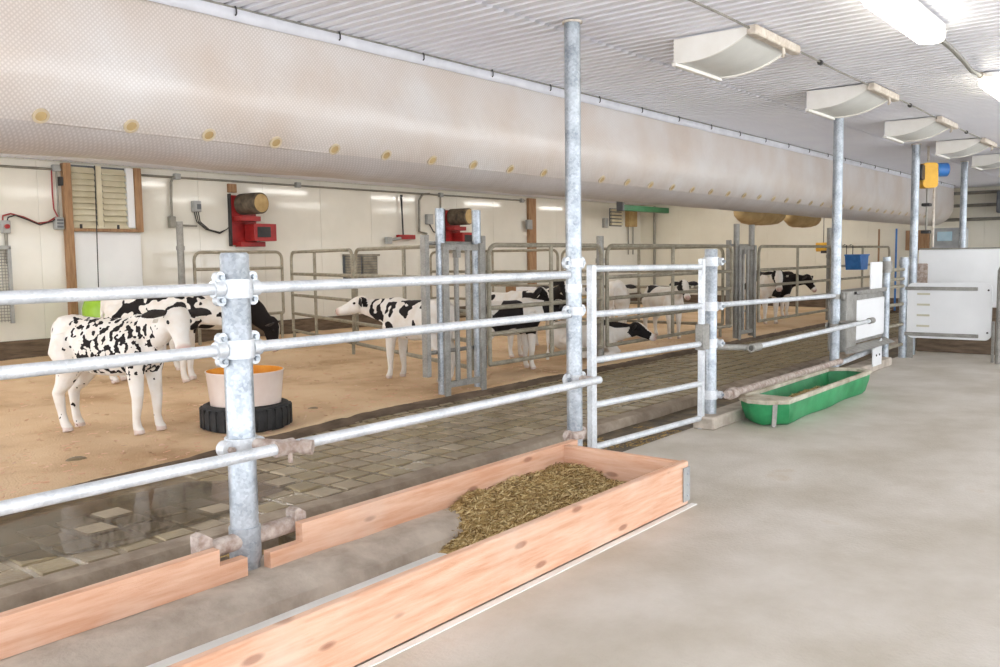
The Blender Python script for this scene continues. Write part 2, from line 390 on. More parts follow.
b.add(vs, fs); dtube = b.build('duct_tube', 'duct', duct, ang=180)
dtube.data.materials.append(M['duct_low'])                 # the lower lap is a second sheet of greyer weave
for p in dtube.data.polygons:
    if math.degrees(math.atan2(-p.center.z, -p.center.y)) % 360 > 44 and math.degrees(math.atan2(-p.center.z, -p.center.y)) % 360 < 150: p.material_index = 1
b = MB(); N = 260; vs = []; fs = []
for i in range(N+1):
    x = X0+(X1-.4-X0)*i/N
    for y,z in ((4.288,2.755),(4.28,2.73),(4.284,2.70),(4.297,2.685)): vs.append((x,y+.006*nz(x,z,0,2),z+.005*nz(x,0,1,1.5)*(z<2.71)))
for i in range(N):
    for j in range(3): fs.append([i*4+j,i*4+j+1,(i+1)*4+j+1,(i+1)*4+j])
b.add(vs, fs); b.build('flange_strip', 'duct_strip', duct)
b = MB().box(X0, X1-.3, 4.278, 4.30, 2.75, 2.759); b.build('hanging_rail', 'cond', duct)
# overlap seam just under the ports
def dpt(x, deg, r=DR): a = math.radians(deg); return Vector((x, DY-r*math.cos(a), DZ-r*math.sin(a)))
b = MB(); vs = []; fs = []; N = 200
for i in range(N+1):
    x = X0+(X1-.5-X0)*i/N
    for dg, rr_ in ((43,DR+.001),(44.5,DR+.003),(45.5,DR+.003),(45.8,DR-.004)): vs.append(dpt(x,dg,rr_+.006*nz(x,1,1,1.3)))
for i in range(N):
    for j in range(3): fs.append([i*4+j,i*4+j+1,(i+1)*4+j+1,(i+1)*4+j])
b.add(vs, fs); b.build('lap_seam', 'duct', duct, ang=180)
nrm = Vector((0,-math.cos(math.radians(40)),-math.sin(math.radians(40))))
pr = None; pst = None
for k in range(-4, 38):
    x = 2.0+.4565*k
    if pr is None:
        pr = MB().ring((0,0,0), nrm, .040, .027, .012).build('port', 'port', duct, local=True)
        pi = MB().tube([-nrm*.01, nrm*.002], .028).build('port_plug', 'tan', pr, local=True); o = pr
    else:
        o = bpy.data.objects.new('port', pr.data); COL.objects.link(o); o.parent = duct
        c = bpy.data.objects.new('port_plug', pi.data); COL.objects.link(c); c.parent = o
    o.location = dpt(x,40,DR+.004)-duct.location
hk = None
for k in range(-5, 22):
    x = 3.786+.752*k
    if hk is None:
        hk = MB().tube([(0,.004,.035),(0,-.006,.015),(0,-.006,-.01),(0,.004,-.018)], .005, 6).build('hook', 'dark', duct, local=True); o = hk
    else: o = bpy.data.objects.new('hook', hk.data); COL.objects.link(o); o.parent = duct
    o.location = Vector((x,4.272,2.728))-duct.location

# ================================================================== ceiling inlets, lamps, cable
def inlet(i, x0, lab):
    t = thing('ceiling_air_inlet', (x0+.37,2.52,ZC), lab, 'air inlet', 'white ceiling air inlets in a row')
    W = .68; prof = [(2.80,ZC),(2.80,2.605)] + [(2.80-.53*s, 2.605-.012*math.sin(s*math.pi)*1.2+.125*s**2.2) for s in [k/8 for k in range(1,9)]] + [(2.27,ZC)]
    for xx in (x0, x0+W-.02):
        MB().prism(prof, (xx,0,0), (0,1,0), (0,0,1), (1,0,0), .02).build('end_cheek', 'inlet', t)
    q = MB(); P = [p for p in prof[1:-1]]; n = len(P)
    vs = [(xx,y,z+.012) for xx in (x0+.02,x0+W-.02) for y,z in P] + [(xx,y,z+.022) for xx in (x0+.02,x0+W-.02) for y,z in P]
    q.add(vs, [[k,k+1,n+k+1,n+k] for k in range(n-1)]+[[2*n+k,3*n+k,3*n+k+1,2*n+k+1] for k in range(n-1)])
    q.build('curved_baffle', 'inlet_dark', t)
    MB().box(x0+.02,x0+W-.02,2.785,2.80,2.60,ZC,.003).build('back_panel','inlet',t)
    fr = MB().box(x0-.006,x0+W+.006,2.775,2.812,2.588,2.612,.004)
    fr.build('frame_lip', 'inlet', t)
    MB().box(x0-.03,x0+W+.05,2.225,2.29,2.70,ZC,.008).build('hinge_bracket','inlet_rust',t)
    MB().tube([(x0+.45,2.24,2.70),(x0+.45,2.235,2.66),(x0+.47,2.25,2.645)], .01, 8).build('latch','inlet_rust',t)
    return t
words = ['nearest and largest white air inlet on the ceiling','second white ceiling air inlet, just above the trough column','third white ceiling air inlet along the cable','fourth white ceiling air inlet, beside the yellow hoist','fifth white ceiling air inlet, above the far column','sixth and farthest white ceiling air inlet']
for i, xx in enumerate((5.36,7.82,10.2,12.5,14.7,16.9)): inlet(i, xx, words[i])
cab = thing('ceiling_cable', (-3,2.275,2.735), 'thin dark cable running along the row of ceiling inlets', 'cable')
MB().tube([(-3+.5*k,2.275+.004*math.sin(k),2.742+.003*math.sin(k*2.1)) for k in range(49)], .007, 6).build('cable_line','cond',cab)
for i, xx in enumerate((4.0,6.62,9.1,11.6,14.1,16.6)):
    MB().tube([(xx-.012,2.275,2.738),(xx+.012,2.275,2.738)], .02, 8).build('cable_clip','dark',cab)
def lamp(x, y, lab, l=1.3, grp='ceiling strip lamps over the walkway', dm='lamp'):
    t = thing('strip_lamp', (x,y,ZC), lab, 'lamp', grp)
    q = MB(); hw, n = .085, 8; L = l/2
    out = [(L-hw+hw*math.cos(a), hw*math.sin(a)) for a in [math.pi*(k/n-.5) for k in range(n+1)]] + [(-L+hw-hw*math.cos(a), -hw*math.sin(a)) for a in [math.pi*(k/n-.5) for k in range(n+1)]]
    q = MB().prism(out, (0,0,-.04), (1,0,0), (0,1,0), (0,0,1), .035); q.build('lamp_housing','inlet',t,local=True)
    q = MB(); k0 = len(out); vs = []
    for sc, z in ((1,-.04),(.985,-.075),(.86,-.098)):
        for a, c in out: vs.append((a*(1-(1-sc)*.12), c*sc, z))
    q.add(vs, [[r*k0+j, r*k0+(j+1)%k0, (r+1)*k0+(j+1)%k0, (r+1)*k0+j] for r in range(2) for j in range(k0)] + [[2*k0+j for j in range(k0)]])
    q.build('diffuser',dm,t,local=True); return t
lamp(5.56,1.42,'lit strip lamp nearest the camera, at the top edge of the photo')
lamp(8.62,1.42,'second lit strip lamp, cut by the right edge of the photo')
lamp(11.92,1.42,'third strip lamp further along the walkway')
lamp(2.47,1.42,'strip lamp above the feed box'); lamp(-.7,1.42,'strip lamp behind the camera')
fx = thing('flexible_conduit', (6.3,1.42,2.7), 'grey flexible conduit joining the two nearest strip lamps', 'conduit')
MB().tube([(6.26,1.42,2.725),(6.6,1.40,2.70),(7.0,1.41,2.69),(7.5,1.45,2.70),(7.95,1.47,2.735),(8.06,1.45,2.74)], .016, 8).build('hose','cond',fx)
MB().tube([(7.92,1.468,2.733),(8.1,1.44,2.735)], .024, 10).build('connector','inlet_rust',fx)
for i, xx in enumerate((1.6,4.7,7.8,10.9,14.0,17.1,20.2)):
    lamp(xx,10.6,'strip lamp hung over the pens close to the back wall', grp='strip lamps near the back wall', dm='lamp_pen')
    lamp(xx,7.4,'added unseen strip lamp lighting the pens just behind the duct', grp='added unseen strip lamps behind the duct', dm='lamp_pen')  # unseen second row, added to brighten the pens

# ================================================================== columns, posts, pipe fence
def ears(q, c, rr_, axis=(1,0,0), h=.05):
    c = Vector(c); ax = Vector(axis); q.ring(c, (0,0,1), rr_+.012, rr_-.002, h)
    for s in (-1,1):
        p = c+ax*s*(rr_+.03); q.tube([p-Vector((0,.011,0)), p+Vector((0,.011,0))], h*.72, 12)
    return q
def bolts(c, rr_, parent, s_=(-1,1), m='pipe', h=.018):
    for s in s_:
        p = Vector(c)+Vector((s*(rr_+.034),0,0)); MB().tube([p-Vector((0,.026,0)), p+Vector((0,.026,0))], h*.8, 6).build('bolt', m, parent)
def column(x, r, lab, m='post', y=YF):
    t = thing('support_column', (x,y,0), lab, 'column', 'steel pipe columns holding the ceiling')
    MB().tube([(x,y,-.02),(x,y,ZC-.004)], r, 24).build('pipe','post',t)
    MB().ring((x,y,ZC-.006),(0,0,1),r+.012,r-.002,.012).build('ceiling_collar','inlet_rust',t)
    return t
XC = 4.545
c1 = column(XC,.049,'tall galvanised pipe column rising from the wooden feed box')
for z, mm in ((1.315,'pipe'),(1.02,'pipe'),(.60,'pipe'),(.25,'rust')):
    o = ears(MB(), (XC,YF,z), .049).build('clamp', mm, c1); bolts((XC,YF,z), .049, o, m='rust' if mm=='rust' else 'post')
MB().ring((XC,YF,1.16),(0,0,1),.052,.048,.05).build('band','pipe',c1)
MB().box(XC-.035,XC+.0,YF-.075,YF-.045,-.0,.14,.004).build('foot_bracket','rust',c1)
c2 = column(9.46,.05,'galvanised pipe column at the far end of the green trough')
for z in (.9,.59): o = ears(MB(), (9.46,YF,z), .05, (0,1,0)).build('clamp','old',c2)
c3 = column(12.56,.05,'galvanised pipe column with the yellow hoist beside it')
c4 = column(15.5,.05,'farthest galvanised pipe column behind the white panel')

XP = 2.115
fence = thing('front_pipe_fence', (XP,YF,0), 'bright galvanised three-rail pipe fence with a stout capped post', 'fence')
po = MB(); po.tube([(XP,YF,.08),(XP,YF,1.375),(XP,YF,1.386)], [.057,.057,.05], 28); po.build('post','post',fence)
RZ = (1.243,1.0)
for z in RZ:
    MB().tube([(-2.5,YF,z),(XP-.085,YF,z)], .0235, 16).build('rail','pipe',fence)
    MB().tube([(XP+.085,YF,z),(XC-.06,YF,z)], .0235, 16).build('rail','pipe',fence)
    q = MB().ring((XP,YF,z),(0,0,1),.066,.055,.075)
    for s in (-1,1):
        px = XP+s*.075
        q.tube([(px-s*.012,YF,z),(px+s*.03,YF,z)], .034, 14)
        for dz in (-.045,.045): q.tube([(px,YF-.014,z+dz),(px,YF+.014,z+dz)], .024, 10)
        q.box(px-.014 if s>0 else px-.02, px+.02 if s>0 else px+.014, YF-.012,YF+.012,z-.05,z+.05)
    cl = q.build('clamp','pipe',fence)
    for s in (-1,1):
        for dz in (-.045,.045): MB().tube([(XP+s*.075,YF-.03,z+dz),(XP+s*.075,YF+.026,z+dz)], .011, 6).build('bolt','post',cl)
YB = 2.885
MB().tube([(-2.5,YB,.60),(XC-.01,YB,.60)], .0235, 16).build('rail','pipe',fence)
e = MB().ring((XC-.005,YB,.60),(1,0,0),.0245,.017,.06).build('rail_end','pipe',fence)
q = MB().ring((XP,YF,.60),(0,0,1),.067,.055,.08)
for s in (-1,1): q.tube([(XP+s*.07,YF-.025,.60),(XP+s*.07,YF+.025,.60)], .034, 14)
cl = q.build('clamp','pipe',fence)
for s in (-1,1): MB().tube([(XP+s*.07,YF-.045,.60),(XP+s*.07,YF+.04,.60)], .014, 6).build('bolt','rust',cl)
sa, sb_ = Vector((XP+.02,YF-.05,.612)), Vector((XP+.145,YB-.06,.60))
MB().tube([sa, sb_], .0245, 14).build('stub_pipe','rust',fence)
sdir = (sb_-sa).normalized()
MB().ring(sb_+sdir*.005, sdir, .03, .02, .05).build('open_pipe_end','rust',fence)
q = MB().ring((XP+.085,YB,.60),(1,0,0),.033,.022,.09); cl = q.build('tee_clamp','rust',fence)
MB().tube([(XP+.10,YB-.02,.58),(XP+.10,YB-.02,.54)], .010, 8).build('bolt','rust',cl)
MB().tube([(XC,YF-.03,.60),(XC-.03,YB,.60)], .024, 12).build('stub_pipe','rust',fence)
# foot clamp with crosswise pipe lying in the notch of the back board
q = MB().tube([(XP-.20,YF-.01,.215),(XP+.24,YF-.01,.222)], .036, 14); q.build('foot_pipe','rust',fence)
MB().ring((XP,YF,.2),(0,0,1),.064,.055,.14).build('foot_sleeve','post',fence)
for s, xx in ((-1,XP-.21),(1,XP+.25)):
    MB().prism([(-.03,-.03),(.03,-.03),(.03,.035),(-.005,.06),(-.03,.05)], (xx,YF-.045,.235),(1,0,0),(0,0,1),(0,1,0),.06).build('end_lug','rust',fence)

# gate between column and gate post
gate = thing('pipe_gate', (4.75,YF,0), 'galvanised five-bar pipe gate between the tall column and the short post', 'gate')
MB().box(4.715,4.775,YF-.02,YF+.02,.06,1.30,.004).build('stile','pipe',gate)
MB().box(6.285,6.335,YF-.02,YF+.02,.0,1.325,.004).build('stile','pipe',gate)
for zl, zr in ((1.275,1.262),(.985,.962),(.69,.667),(.40,.356),(.125,.085)):
    MB().tube([(4.77,YF,zl),(6.29,YF,zr)], .0215, 14).build('rail','pipe',gate)
MB().box(6.27,6.38,YF-.035,YF+.035,.62,.82,.004).build('latch_plate','old',gate)
gp = thing('gate_post', (6.47,YF,0), 'stout galvanised gate post standing on the concrete curb end', 'post')
MB().tube([(6.47,YF,.1),(6.47,YF,1.39),(6.47,YF,1.4)], [.05,.05,.044], 24).build('post','post',gp)
for z in (1.30,.95,.66,.25):
    q = MB().ring((6.47,YF,z),(0,0,1),.06,.049,.07).tube([(6.50,YF-.06,z),(6.50,YF-.085,z)], .03, 12); o = q.build('clamp','pipe',gp)
    MB().tube([(6.50,YF-.08,z),(6.50,YF-.105,z)], .013, 6).build('bolt','post',o)
rail2 = thing('trough_rail', (6.55,YF,0), 'pipe rails running above the green trough from gate post to column', 'rail')
MB().tube([(6.52,YF,.955),(9.42,YF,.91)], .022, 14).build('rail','pipe',rail2)
MB().tube([(6.52,YF-.02,.625),(6.75,2.80,.612)], .024, 14).build('stub_pipe','old',rail2)
MB().tube([(6.72,2.80,.614),(9.82,2.80,.63)], .0225, 14).build('rail','pipe',rail2)
MB().ring((9.85,2.80,.63),(1,0,0),.032,.02,.14).build('rail_end','old',rail2)
MB().ring((6.75,2.80,.614),(1,0,0),.033,.021,.16).build('tee_clamp','old',rail2)
MB().tube([(9.46,YF-.03,.63),(9.46,2.80,.63)], .022, 12).build('stub_pipe','old',rail2)

# ================================================================== wooden feed box
box = thing('wooden_feed_box', (4.3,2.6,0), 'long pine board feed box on the walkway floor', 'feed box')
MB().box(-2.5,4.31,2.155,2.195,.006,.245,.006).build('front_board','wood',box)
MB().box(4.27,4.31,2.197,2.98,.012,.24,.006).build('end_board','wood_end',box)
MB().prism([(-2.5,.10),(XP-.065,.10),(XP-.065,.175),(XP-.19,.175),(XP-.19,.24),(-2.5,.215)], (0,2.945,0),(1,0,0),(0,0,1),(0,1,0),.045).build('back_board','wood',box,smooth=False)
MB().prism([(XP+.045,.095),(4.42,.095),(4.42,.245),(XP+.21,.245),(XP+.21,.165),(XP+.045,.165)], (0,2.945,0),(1,0,0),(0,0,1),(0,1,0),.045).build('back_board','wood',box,smooth=False)
MB().box(4.312,4.318,2.165,2.225,.03,.215).build('corner_strap','grey',box)
MB().box(4.24,4.312,2.146,2.152,.03,.215).build('corner_strap','grey',box)
for z in (.06,.12,.18):
    MB().tube([(4.285,2.150,z),(4.285,2.142,z)], .006, 6).build('screw','post',box)
MB().tube([(4.30,2.23,.03),(4.37,2.21,.03)], .018, 8).build('anchor_bolt','rust',box)
MB().box(-2.5,4.34,2.118,2.150,.001,.006).build('caulk_line','white_paint',box)
MB().box(-2.5,4.262,2.205,2.715,.002,.012).build('painted_base','white_paint',box)
# concrete curb beneath the back board
cb = MB(); vs = []; fs = []; pf = [(2.70,0.002),(2.72,.055),(2.80,.085),(2.84,.098),(3.12,.10),(3.12,-.2),(2.70,-.2)]; n = len(pf)
for i in range(81):
    x = -2.5+7.2*i/80
    for y,z in pf: vs.append((x,y+.01*nz(x,y,0,2),z+.006*nz(x,y,7,4)*(z>0)))
for i in range(80):
    for j in range(n): fs.append([i*n+j,i*n+(j+1)%n,(i+1)*n+(j+1)%n,(i+1)*n+j])
fs += [list(range(n)), [80*n+j for j in range(n)]]
cb.add(vs, fs); tag(cb.build('trim_curb', 'curb'), 'rough concrete curb under the back board of the feed box', None, None, 'structure')
cb = MB(); cb.box(6.28,11.2,2.93,3.11,0,.10,.012); tag(cb.build('trim_curb_trough','curb'), 'low concrete curb under the gate post and behind the green trough', None, None, 'structure')
# feed heap
def heap(name, lab, x0, x1, y0, y1, zf, nchip, seed, mname='feed'):
    q = MB(); nx, ny = 40, 20; vs = []; fs = []
    for i in range(nx+1):
        for j in range(ny+1):
            x = x0+(x1-x0)*i/nx; y = y0+(y1-y0)*j/ny; vs.append((x,y,zf(x,y)))
    for i in range(nx):
        for j in range(ny): k = i*(ny+1)+j; fs.append([k,k+ny+1,k+ny+2,k+1])
    q.add(vs, fs); rr_ = random.Random(seed)
    for k in range(nchip):
        x = rr_.uniform(x0,x1); y = rr_.uniform(y0,y1); z = zf(x,y)
        if z < .018: continue
        a = rr_.uniform(0,6.3); l = rr_.uniform(.005,.02); dx, dy = math.cos(a)*l, math.sin(a)*l; tz = rr_.uniform(-.008,.012); w_ = rr_.uniform(.12,.35)
        q.add([(x-dx,y-dy,z+.003),(x+dx,y+dy,z+.006+tz),(x+dx-dy*w_,y+dy+dx*w_,z+.009+tz),(x-dx-dy*w_,y-dy+dx*w_,z+.006)], [[0,1,2,3]])
    nb_ = nx*ny; o = q.build(name, mname, smooth=False); tag(o, lab, 'feed', None, 'stuff')
    for mm in ('feed_pale','feed_dark'): o.data.materials.append(M[mm])
    for p in o.data.polygons:
        if p.index >= nb_: p.material_index = rr_.choice((0,0,1,1,2))
    return o
def zf1(x, y):
    t = min(1,max(0,(x-2.62-.25*nz(0,y,3,4)-.35*(y-2.2))/.55)); t = t*t*(3-2*t)
    u = min(1,max(0,(y-2.62)/.2)); u = u*u*(3-2*u); e_ = min(1,max(0,(x-3.0)/1.0))
    return .008+t*(.075+.05*u+.0*e_+.02*nz(x,y,0,5)+.012*nz(x,y,2,14)) + (t>.02)*.005*nz(x,y,9,40)
heap('chopped_feed', 'heap of chopped brown feed in the end of the wooden box', 2.4, 4.262, 2.2, 2.938, zf1, 15000, 2)
q = MB(); rr_ = random.Random(8)
for k in range(2600):
    x = rr_.uniform(2.3,6.2); y = 3.15+.40*rr_.random(); z = -.018
    if nz(x,y,0,3) < -.15: continue
    a = rr_.uniform(0,6.3); l = rr_.uniform(.008,.022); dx, dy = math.cos(a)*l, math.sin(a)*l
    q.add([(x-dx,y-dy,z+.002),(x+dx,y+dy,z+.006),(x+dx-dy*.4,y+dy+dx*.4,z+.01),(x-dx-dy*.4,y-dy+dx*.4,z+.005)], [[0,1,2,3]])
tag(q.build('spilled_feed','feed',smooth=False), 'feed crumbs spilled in the gutter behind the box', 'feed', None, 'stuff')

# ================================================================== green trough
tr = thing('green_trough', (8,2.78,0), 'long green plastic feed trough with worn pale rim', 'trough')
TX0, TX1, TY0, TY1 = 6.60, 9.0, 2.51, 2.92
def trough_ring(ins, z, out=0):
    x0, x1, y0, y1 = TX0+ins, TX1-ins, TY0+ins*.6, TY1-ins*.6; ch = .13
    pts = [(x0+ch,y0),(x1-ch,y0),(x1,y0+ch),(x1,y1-ch),(x1-ch,y1),(x0+ch,y1),(x0,y1-ch),(x0,y0+ch)]
    return [(x,y,z) for x,y in pts]
def ring_subdiv(pts):
    res = []
    for i in range(len(pts)):
        a, b_ = Vector(pts[i]), Vector(pts[(i+1)%len(pts)]); n = 20 if (b_-a).length > 1 else 2
        for k in range(n): res.append(a.lerp(b_,k/n))
    return res
def bulge(pts, amt):
    res = []
    for p in pts:
        p = p.copy(); s = math.sin((p.x-TX0)/(TX1-TX0)*math.pi*5); p.y += (-1 if p.y < 2.72 else 1)*amt*s; res.append(p)
    return res
rings = [bulge(ring_subdiv(trough_ring(i_,z)),a_) for i_,z,a_ in ((.10,.004,.012),(.07,.03,.014),(.03,.13,.012),(.012,.195,.004),(.032,.195,.004),(.055,.12,.01),(.11,.03,.01))]
q = MB(); n = len(rings[0]); vs = [v for r_ in rings for v in r_]
q.add(vs, [[i*n+j,i*n+(j+1)%n,(i+1)*n+(j+1)%n,(i+1)*n+j] for i in range(len(rings)-1) for j in range(n)] + [list(range(n))[::-1], [(len(rings)-1)*n+j for j in range(n)]])
q.build('trough_body','green',tr)
rings = [ring_subdiv(trough_ring(i_,z)) for i_,z in ((-.005,.185),(-.012,.215),(.0,.222),(.045,.218),(.05,.19))]
q = MB(); vs = [v for r_ in rings for v in r_]
M['rim'] = mat('worn_trough_rim', (150,138,116), (206,200,184), 5, .7, 0, .4, 30)
q.add(vs, [[i*n+j,i*n+(j+1)%n,(i+1)*n+(j+1)%n,(i+1)*n+j] for i in range(len(rings)-1) for j in range(n)])
q.build('rim','rim',tr)
MB().box(6.64,6.93,2.56,2.88,.19,.212,.004).build('end_plate','rim',tr)
MB().prism([(0,0),(.035,0),(.045,.2),(.01,.2)], (6.655,2.62,.005),(.55,-.83,0),(0,0,1),(-.83,-.55,0),.008).build('strap','old',tr)
MB().tube([(6.50,2.93,.25),(9.35,2.95,.235)], .03, 12).build('back_pipe','rust',tr)
MB().ring((6.62,2.93,.25),(1,0,0),.045,.028,.1).build('pipe_clamp','rust',tr)
heap('trough_feed', 'thin brown feed lying in the green trough', 7.0, 8.75, 2.62, 2.84, lambda x,y: .06+.045*math.sin(max(0,min(1,(x-7.0)/1.75))*math.pi)+.012*nz(x,y,0,9), 900, 4)

# ================================================================== water bowl bay, far gate, white panels
wt = thing('stainless_waterer', (10.4,YF,.3), 'stainless waterer with white plastic front and white plates beside the trough column', 'waterer')
MB().box(9.53,9.86,YF-.10,YF+.10,.31,.95,.01).build('end_plate','old',wt)
MB().box(9.86,10.98,YF-.06,YF+.10,.36,.93,.006).build('body','old',wt)
MB().box(9.88,10.96,YF-.085,YF-.062,.40,.84,.01).build('front_panel','white',wt)
MB().box(9.75,11.0,YF-.10,YF+.12,.90,.95,.008).build('top_lip','old',wt)
MB().prism([(0,0),(0,.07),(-.12,.02)], (9.53,YF-.09,.29),(0,1,0),(0,0,1),(1,0,0),1.45).build('drip_ledge','old',wt)
MB().tube([(9.52,YF-.03,.19),(11.0,YF-.03,.235)], .03, 12).build('rail','pipe',wt)
fg = thing('far_pipe_gate', (11.35,YF,0), 'narrow galvanised gate between two far posts', 'gate')
MB().tube([(11.33,YF,0),(11.33,YF,1.3)], .045, 16).build('post','post',fg)
MB().tube([(12.13,YF,0),(12.13,YF,1.29)], .05, 16).build('post','post',fg)
for z in (1.14,1.02,.93,.70,.44,.18): MB().tube([(11.33,YF,z),(12.13,YF,z-.005)], .022, 12).build('rail','olive',fg)
for z in (1.22,.72): MB().ring((12.13,YF,z),(0,0,1),.062,.049,.08).build('clamp','post',fg)
MB().ring((11.33,YF,1.18),(0,0,1),.062,.044,.14).build('clamp','old',fg)
MB().box(10.28,10.70,YF-.125,YF-.105,.95,1.25,.003).build('upper_plate','white',wt)
q = MB().prism([(0,0),(.34,0),(.34,.30),(.10,.21),(0,.20)], (10.36,YF-.125,.07),(1,0,0),(0,0,1),(0,-1,0),.012); lp = q.build('lower_plate','white',wt)
for dx in (.12,.24): MB().tube([(10.36+dx,YF-.136,.19),(10.36+dx,YF-.145,.19)], .012, 8).build('bolt','dark',lp)
def rounded(x0,x1,y0,y1,r,n=6,corners=(1,1,1,1)):
    pts = []
    for (cx,cy,a0,k) in ((x1-r,y0+r,-90,0),(x1-r,y1-r,0,1),(x0+r,y1-r,90,2),(x0+r,y0+r,180,3)):
        if corners[k]: pts += [(cx+r*math.cos(math.radians(a0+90*i/n)), cy+r*math.sin(math.radians(a0+90*i/n))) for i in range(n+1)]
        else: pts.append((x1 if k in (0,1) else x0, y0 if k in (0,3) else y1))
    return pts
wd = thing('white_feeder_door', (12.1,2.5,.27), 'white plastic feeder door with two steel bars and short slots', 'door')
MB().prism(rounded(2.035,3.0,.265,.965,.07), (12.13,0,0),(0,1,0),(0,0,1),(-1,0,0),.03).build('door_panel','white',wd)
for z, y0 in ((.895,2.19),(.315,2.17)): MB().box(12.075,12.098,y0,3.02,z-.022,z+.022,.005).build('steel_bar','old',wd)
for i in range(4): MB().box(12.094,12.1,2.73,2.88,.42+.135*i-.012,.42+.135*i+.012).build('slot','slot',wd)
for z in (.36,.88): MB().tube([(12.098,2.075,z),(12.092,2.075,z)], .012, 8).build('bolt','dark',wd)
MB().box(12.10,12.14,2.0,2.03,0,.5,.003).build('leg','old',wd)
MB().box(12.13,12.17,2.93,3.0,0,.4,.003).build('leg','old',wd)
wp = thing('white_partition', (13,2,0), 'tall white partition panel behind the feeder door', 'partition')
MB().box(13.0,13.05,-.6,3.09,.62,1.385,.006).build('panel','white',wp)
MB().box(13.0,13.05,-.6,3.09,0,.615,.006).build('kick_panel','kick',wp)
MB().box(12.98,13.06,2.97,3.11,.9,1.2,.01).build('end_bracket','rust',wp)
MB().box(12.99,13.06,-.6,3.09,1.387,1.405).build('cap_rail','cond',wp)
ep = thing('gate_end_post', (12.0,1.96,0), 'grey steel gate end cut by the right edge of the photo', 'post')
MB().tube([(12.0,1.93,0),(12.0,1.93,1.12),(12.0,1.90,1.19),(12.0,1.82,1.22)], .04, 12).build('post','old',ep)
MB().box(11.98,12.03,1.2,1.93,.25,.30).build('rail','old',ep); MB().box(11.98,12.03,1.2,1.93,.75,.80).build('rail','old',ep)

# ================================================================== pen stanchions and inner pipe fences
def stanchion(x0, x1, lab, m, pm='old'):
    Y = 5.76
    t = thing('head_stanchion', ((x0+x1)/2,Y,0), lab, 'stanchion', 'steel calf stanchions between the pens')
    for xx in (x0,x1):
        MB().tube([(xx,Y,0.0),(xx,Y,1.83)], .046, 18).build('post',pm,t)
        MB().box(xx-.04,xx+.04,Y-.075,Y-.048,.0,1.5,.004).build('channel',m,t)
    for xx in (x0+.19,x0+.36):
        MB().tube([(xx,Y-.03,.12),(xx,Y-.03,1.45)], .026, 12).build('neck_bar',m,t)
    MB().box(x0-.03,x1+.05,Y-.06,Y-.02,1.43,1.49,.004).build('top_bar',m,t)
    MB().box(x0-.03,x1+.05,Y-.06,Y-.02,.10,.16,.004).build('bottom_bar',m,t)
    MB().box(x0+.16,x0+.22,Y-.07,Y-.01,1.36,1.46,.004).build('catch','old',t)
    for xx in (x0-.16,x1+.14):
        MB().box(xx-.03,xx+.03,Y+.02,Y+.09,.22,1.58,.005).build('side_post',m,t)
    for z in (1.5,.45):
        MB().tube([(x0-.16,Y+.05,z),(x1+.14,Y+.05,z)], .02, 10).build('tie_bar',m,t)
    return t
stanchion(6.30,6.84,'tall steel calf stanchion nearest the camera, left of the column','old','post')
stanchion(13.12,13.70,'tall steel calf stanchion farther away, beyond the gate post','old')
def panel(p0, p1, zs, lab, name='pen_fence', leg=False, m='olive', post=None, r=.024, uprights=(), grp='inner pen pipe fences', round_end=True):
    p0 = Vector((*p0,0)); p1 = Vector((*p1,0)); d = (p1-p0).normalized(); L = (p1-p0).length
    t = thing(name, ((p0+p1)/2), lab, 'fence', grp)
    zt, zb = max(zs), min(zs)
    if round_end:
        pts = [p0+Vector((0,0,zb)), p0+Vector((0,0,zt-.12))] + [p0+d*(.12-.12*math.cos(a))+Vector((0,0,zt-.12+.12*math.sin(a))) for a in (.4,.8,1.2,1.57)] + [p1-d*.12+Vector((0,0,zt))] + [p1-d*(.12-.12*math.sin(a))+Vector((0,0,zt-.12+.12*math.cos(a))) for a in (.4,.8,1.2,1.57)] + [p1+Vector((0,0,zb))]
        MB().tube(pts, r, 12).build('frame',m,t)
        zs = [z for z in zs if z != zt]
    if leg:
        for s_ in (.04,L-.04): MB().tube([p0+d*s_, p0+d*s_+Vector((0,0,zb))], r, 12).build('foot',m,t)
    for z in zs: MB().tube([p0+Vector((0,0,z)), p1+Vector((0,0,z))], r, 12).build('rail',m,t)
    for s in uprights: MB().tube([p0+d*s+Vector((0,0,zb)), p0+d*s+Vector((0,0,zt))], r, 12).build('upright',m,t)
    return t
ZS = (1.485,1.10,.84,.57,.26)
panel((7.0,5.74),(9.15,5.74),ZS,'pipe panel fence right of the near stanchion',uprights=(1.1,))
panel((9.28,5.74),(12.9,5.74),ZS,'pipe panel fence left of the far stanchion',uprights=(1.7,))
panel((13.95,5.74),(17.5,5.74),ZS,'pipe panel fence just right of the far stanchion',uprights=(1.75,))
panel((17.6,5.74),(21.5,5.74),ZS,'farthest pipe panel fence by the end wall',uprights=(1.9,))
dv = Vector((.363,.93)); o1 = Vector((6.92,5.9))
panel(o1,o1+dv*3.3,(1.49,1.14,.80,.50,.22),'pipe gate angled back from the near stanchion into the pen',uprights=(1.7,))
panel(o1+dv*3.42,o1+dv*6.2,(1.49,1.14,.80,.50,.22),'pipe gate ending against the back wall',leg=True,uprights=(1.6,))
panel((13.05,5.95),(13.05,9.0),ZS,'pipe panel across the pens behind the far stanchion',leg=True,uprights=(1.5,))
panel((13.05,9.1),(13.05,12.2),ZS,'pipe panel across the pens reaching the back wall',leg=True,uprights=(1.5,))
panel((7.55,11.9),(9.2,11.95),(1.5,1.24,.9,.5),'short pipe panel along the wall by the grey corner post',leg=True,uprights=(.8,))
cp = thing('corner_pipe_post', (7.3,11.85,0), 'grey pipe post in front of the wall left of the red motor', 'post')
MB().tube([(7.3,11.85,0),(7.3,11.85,1.95)], .05, 16).build('post','old',cp)
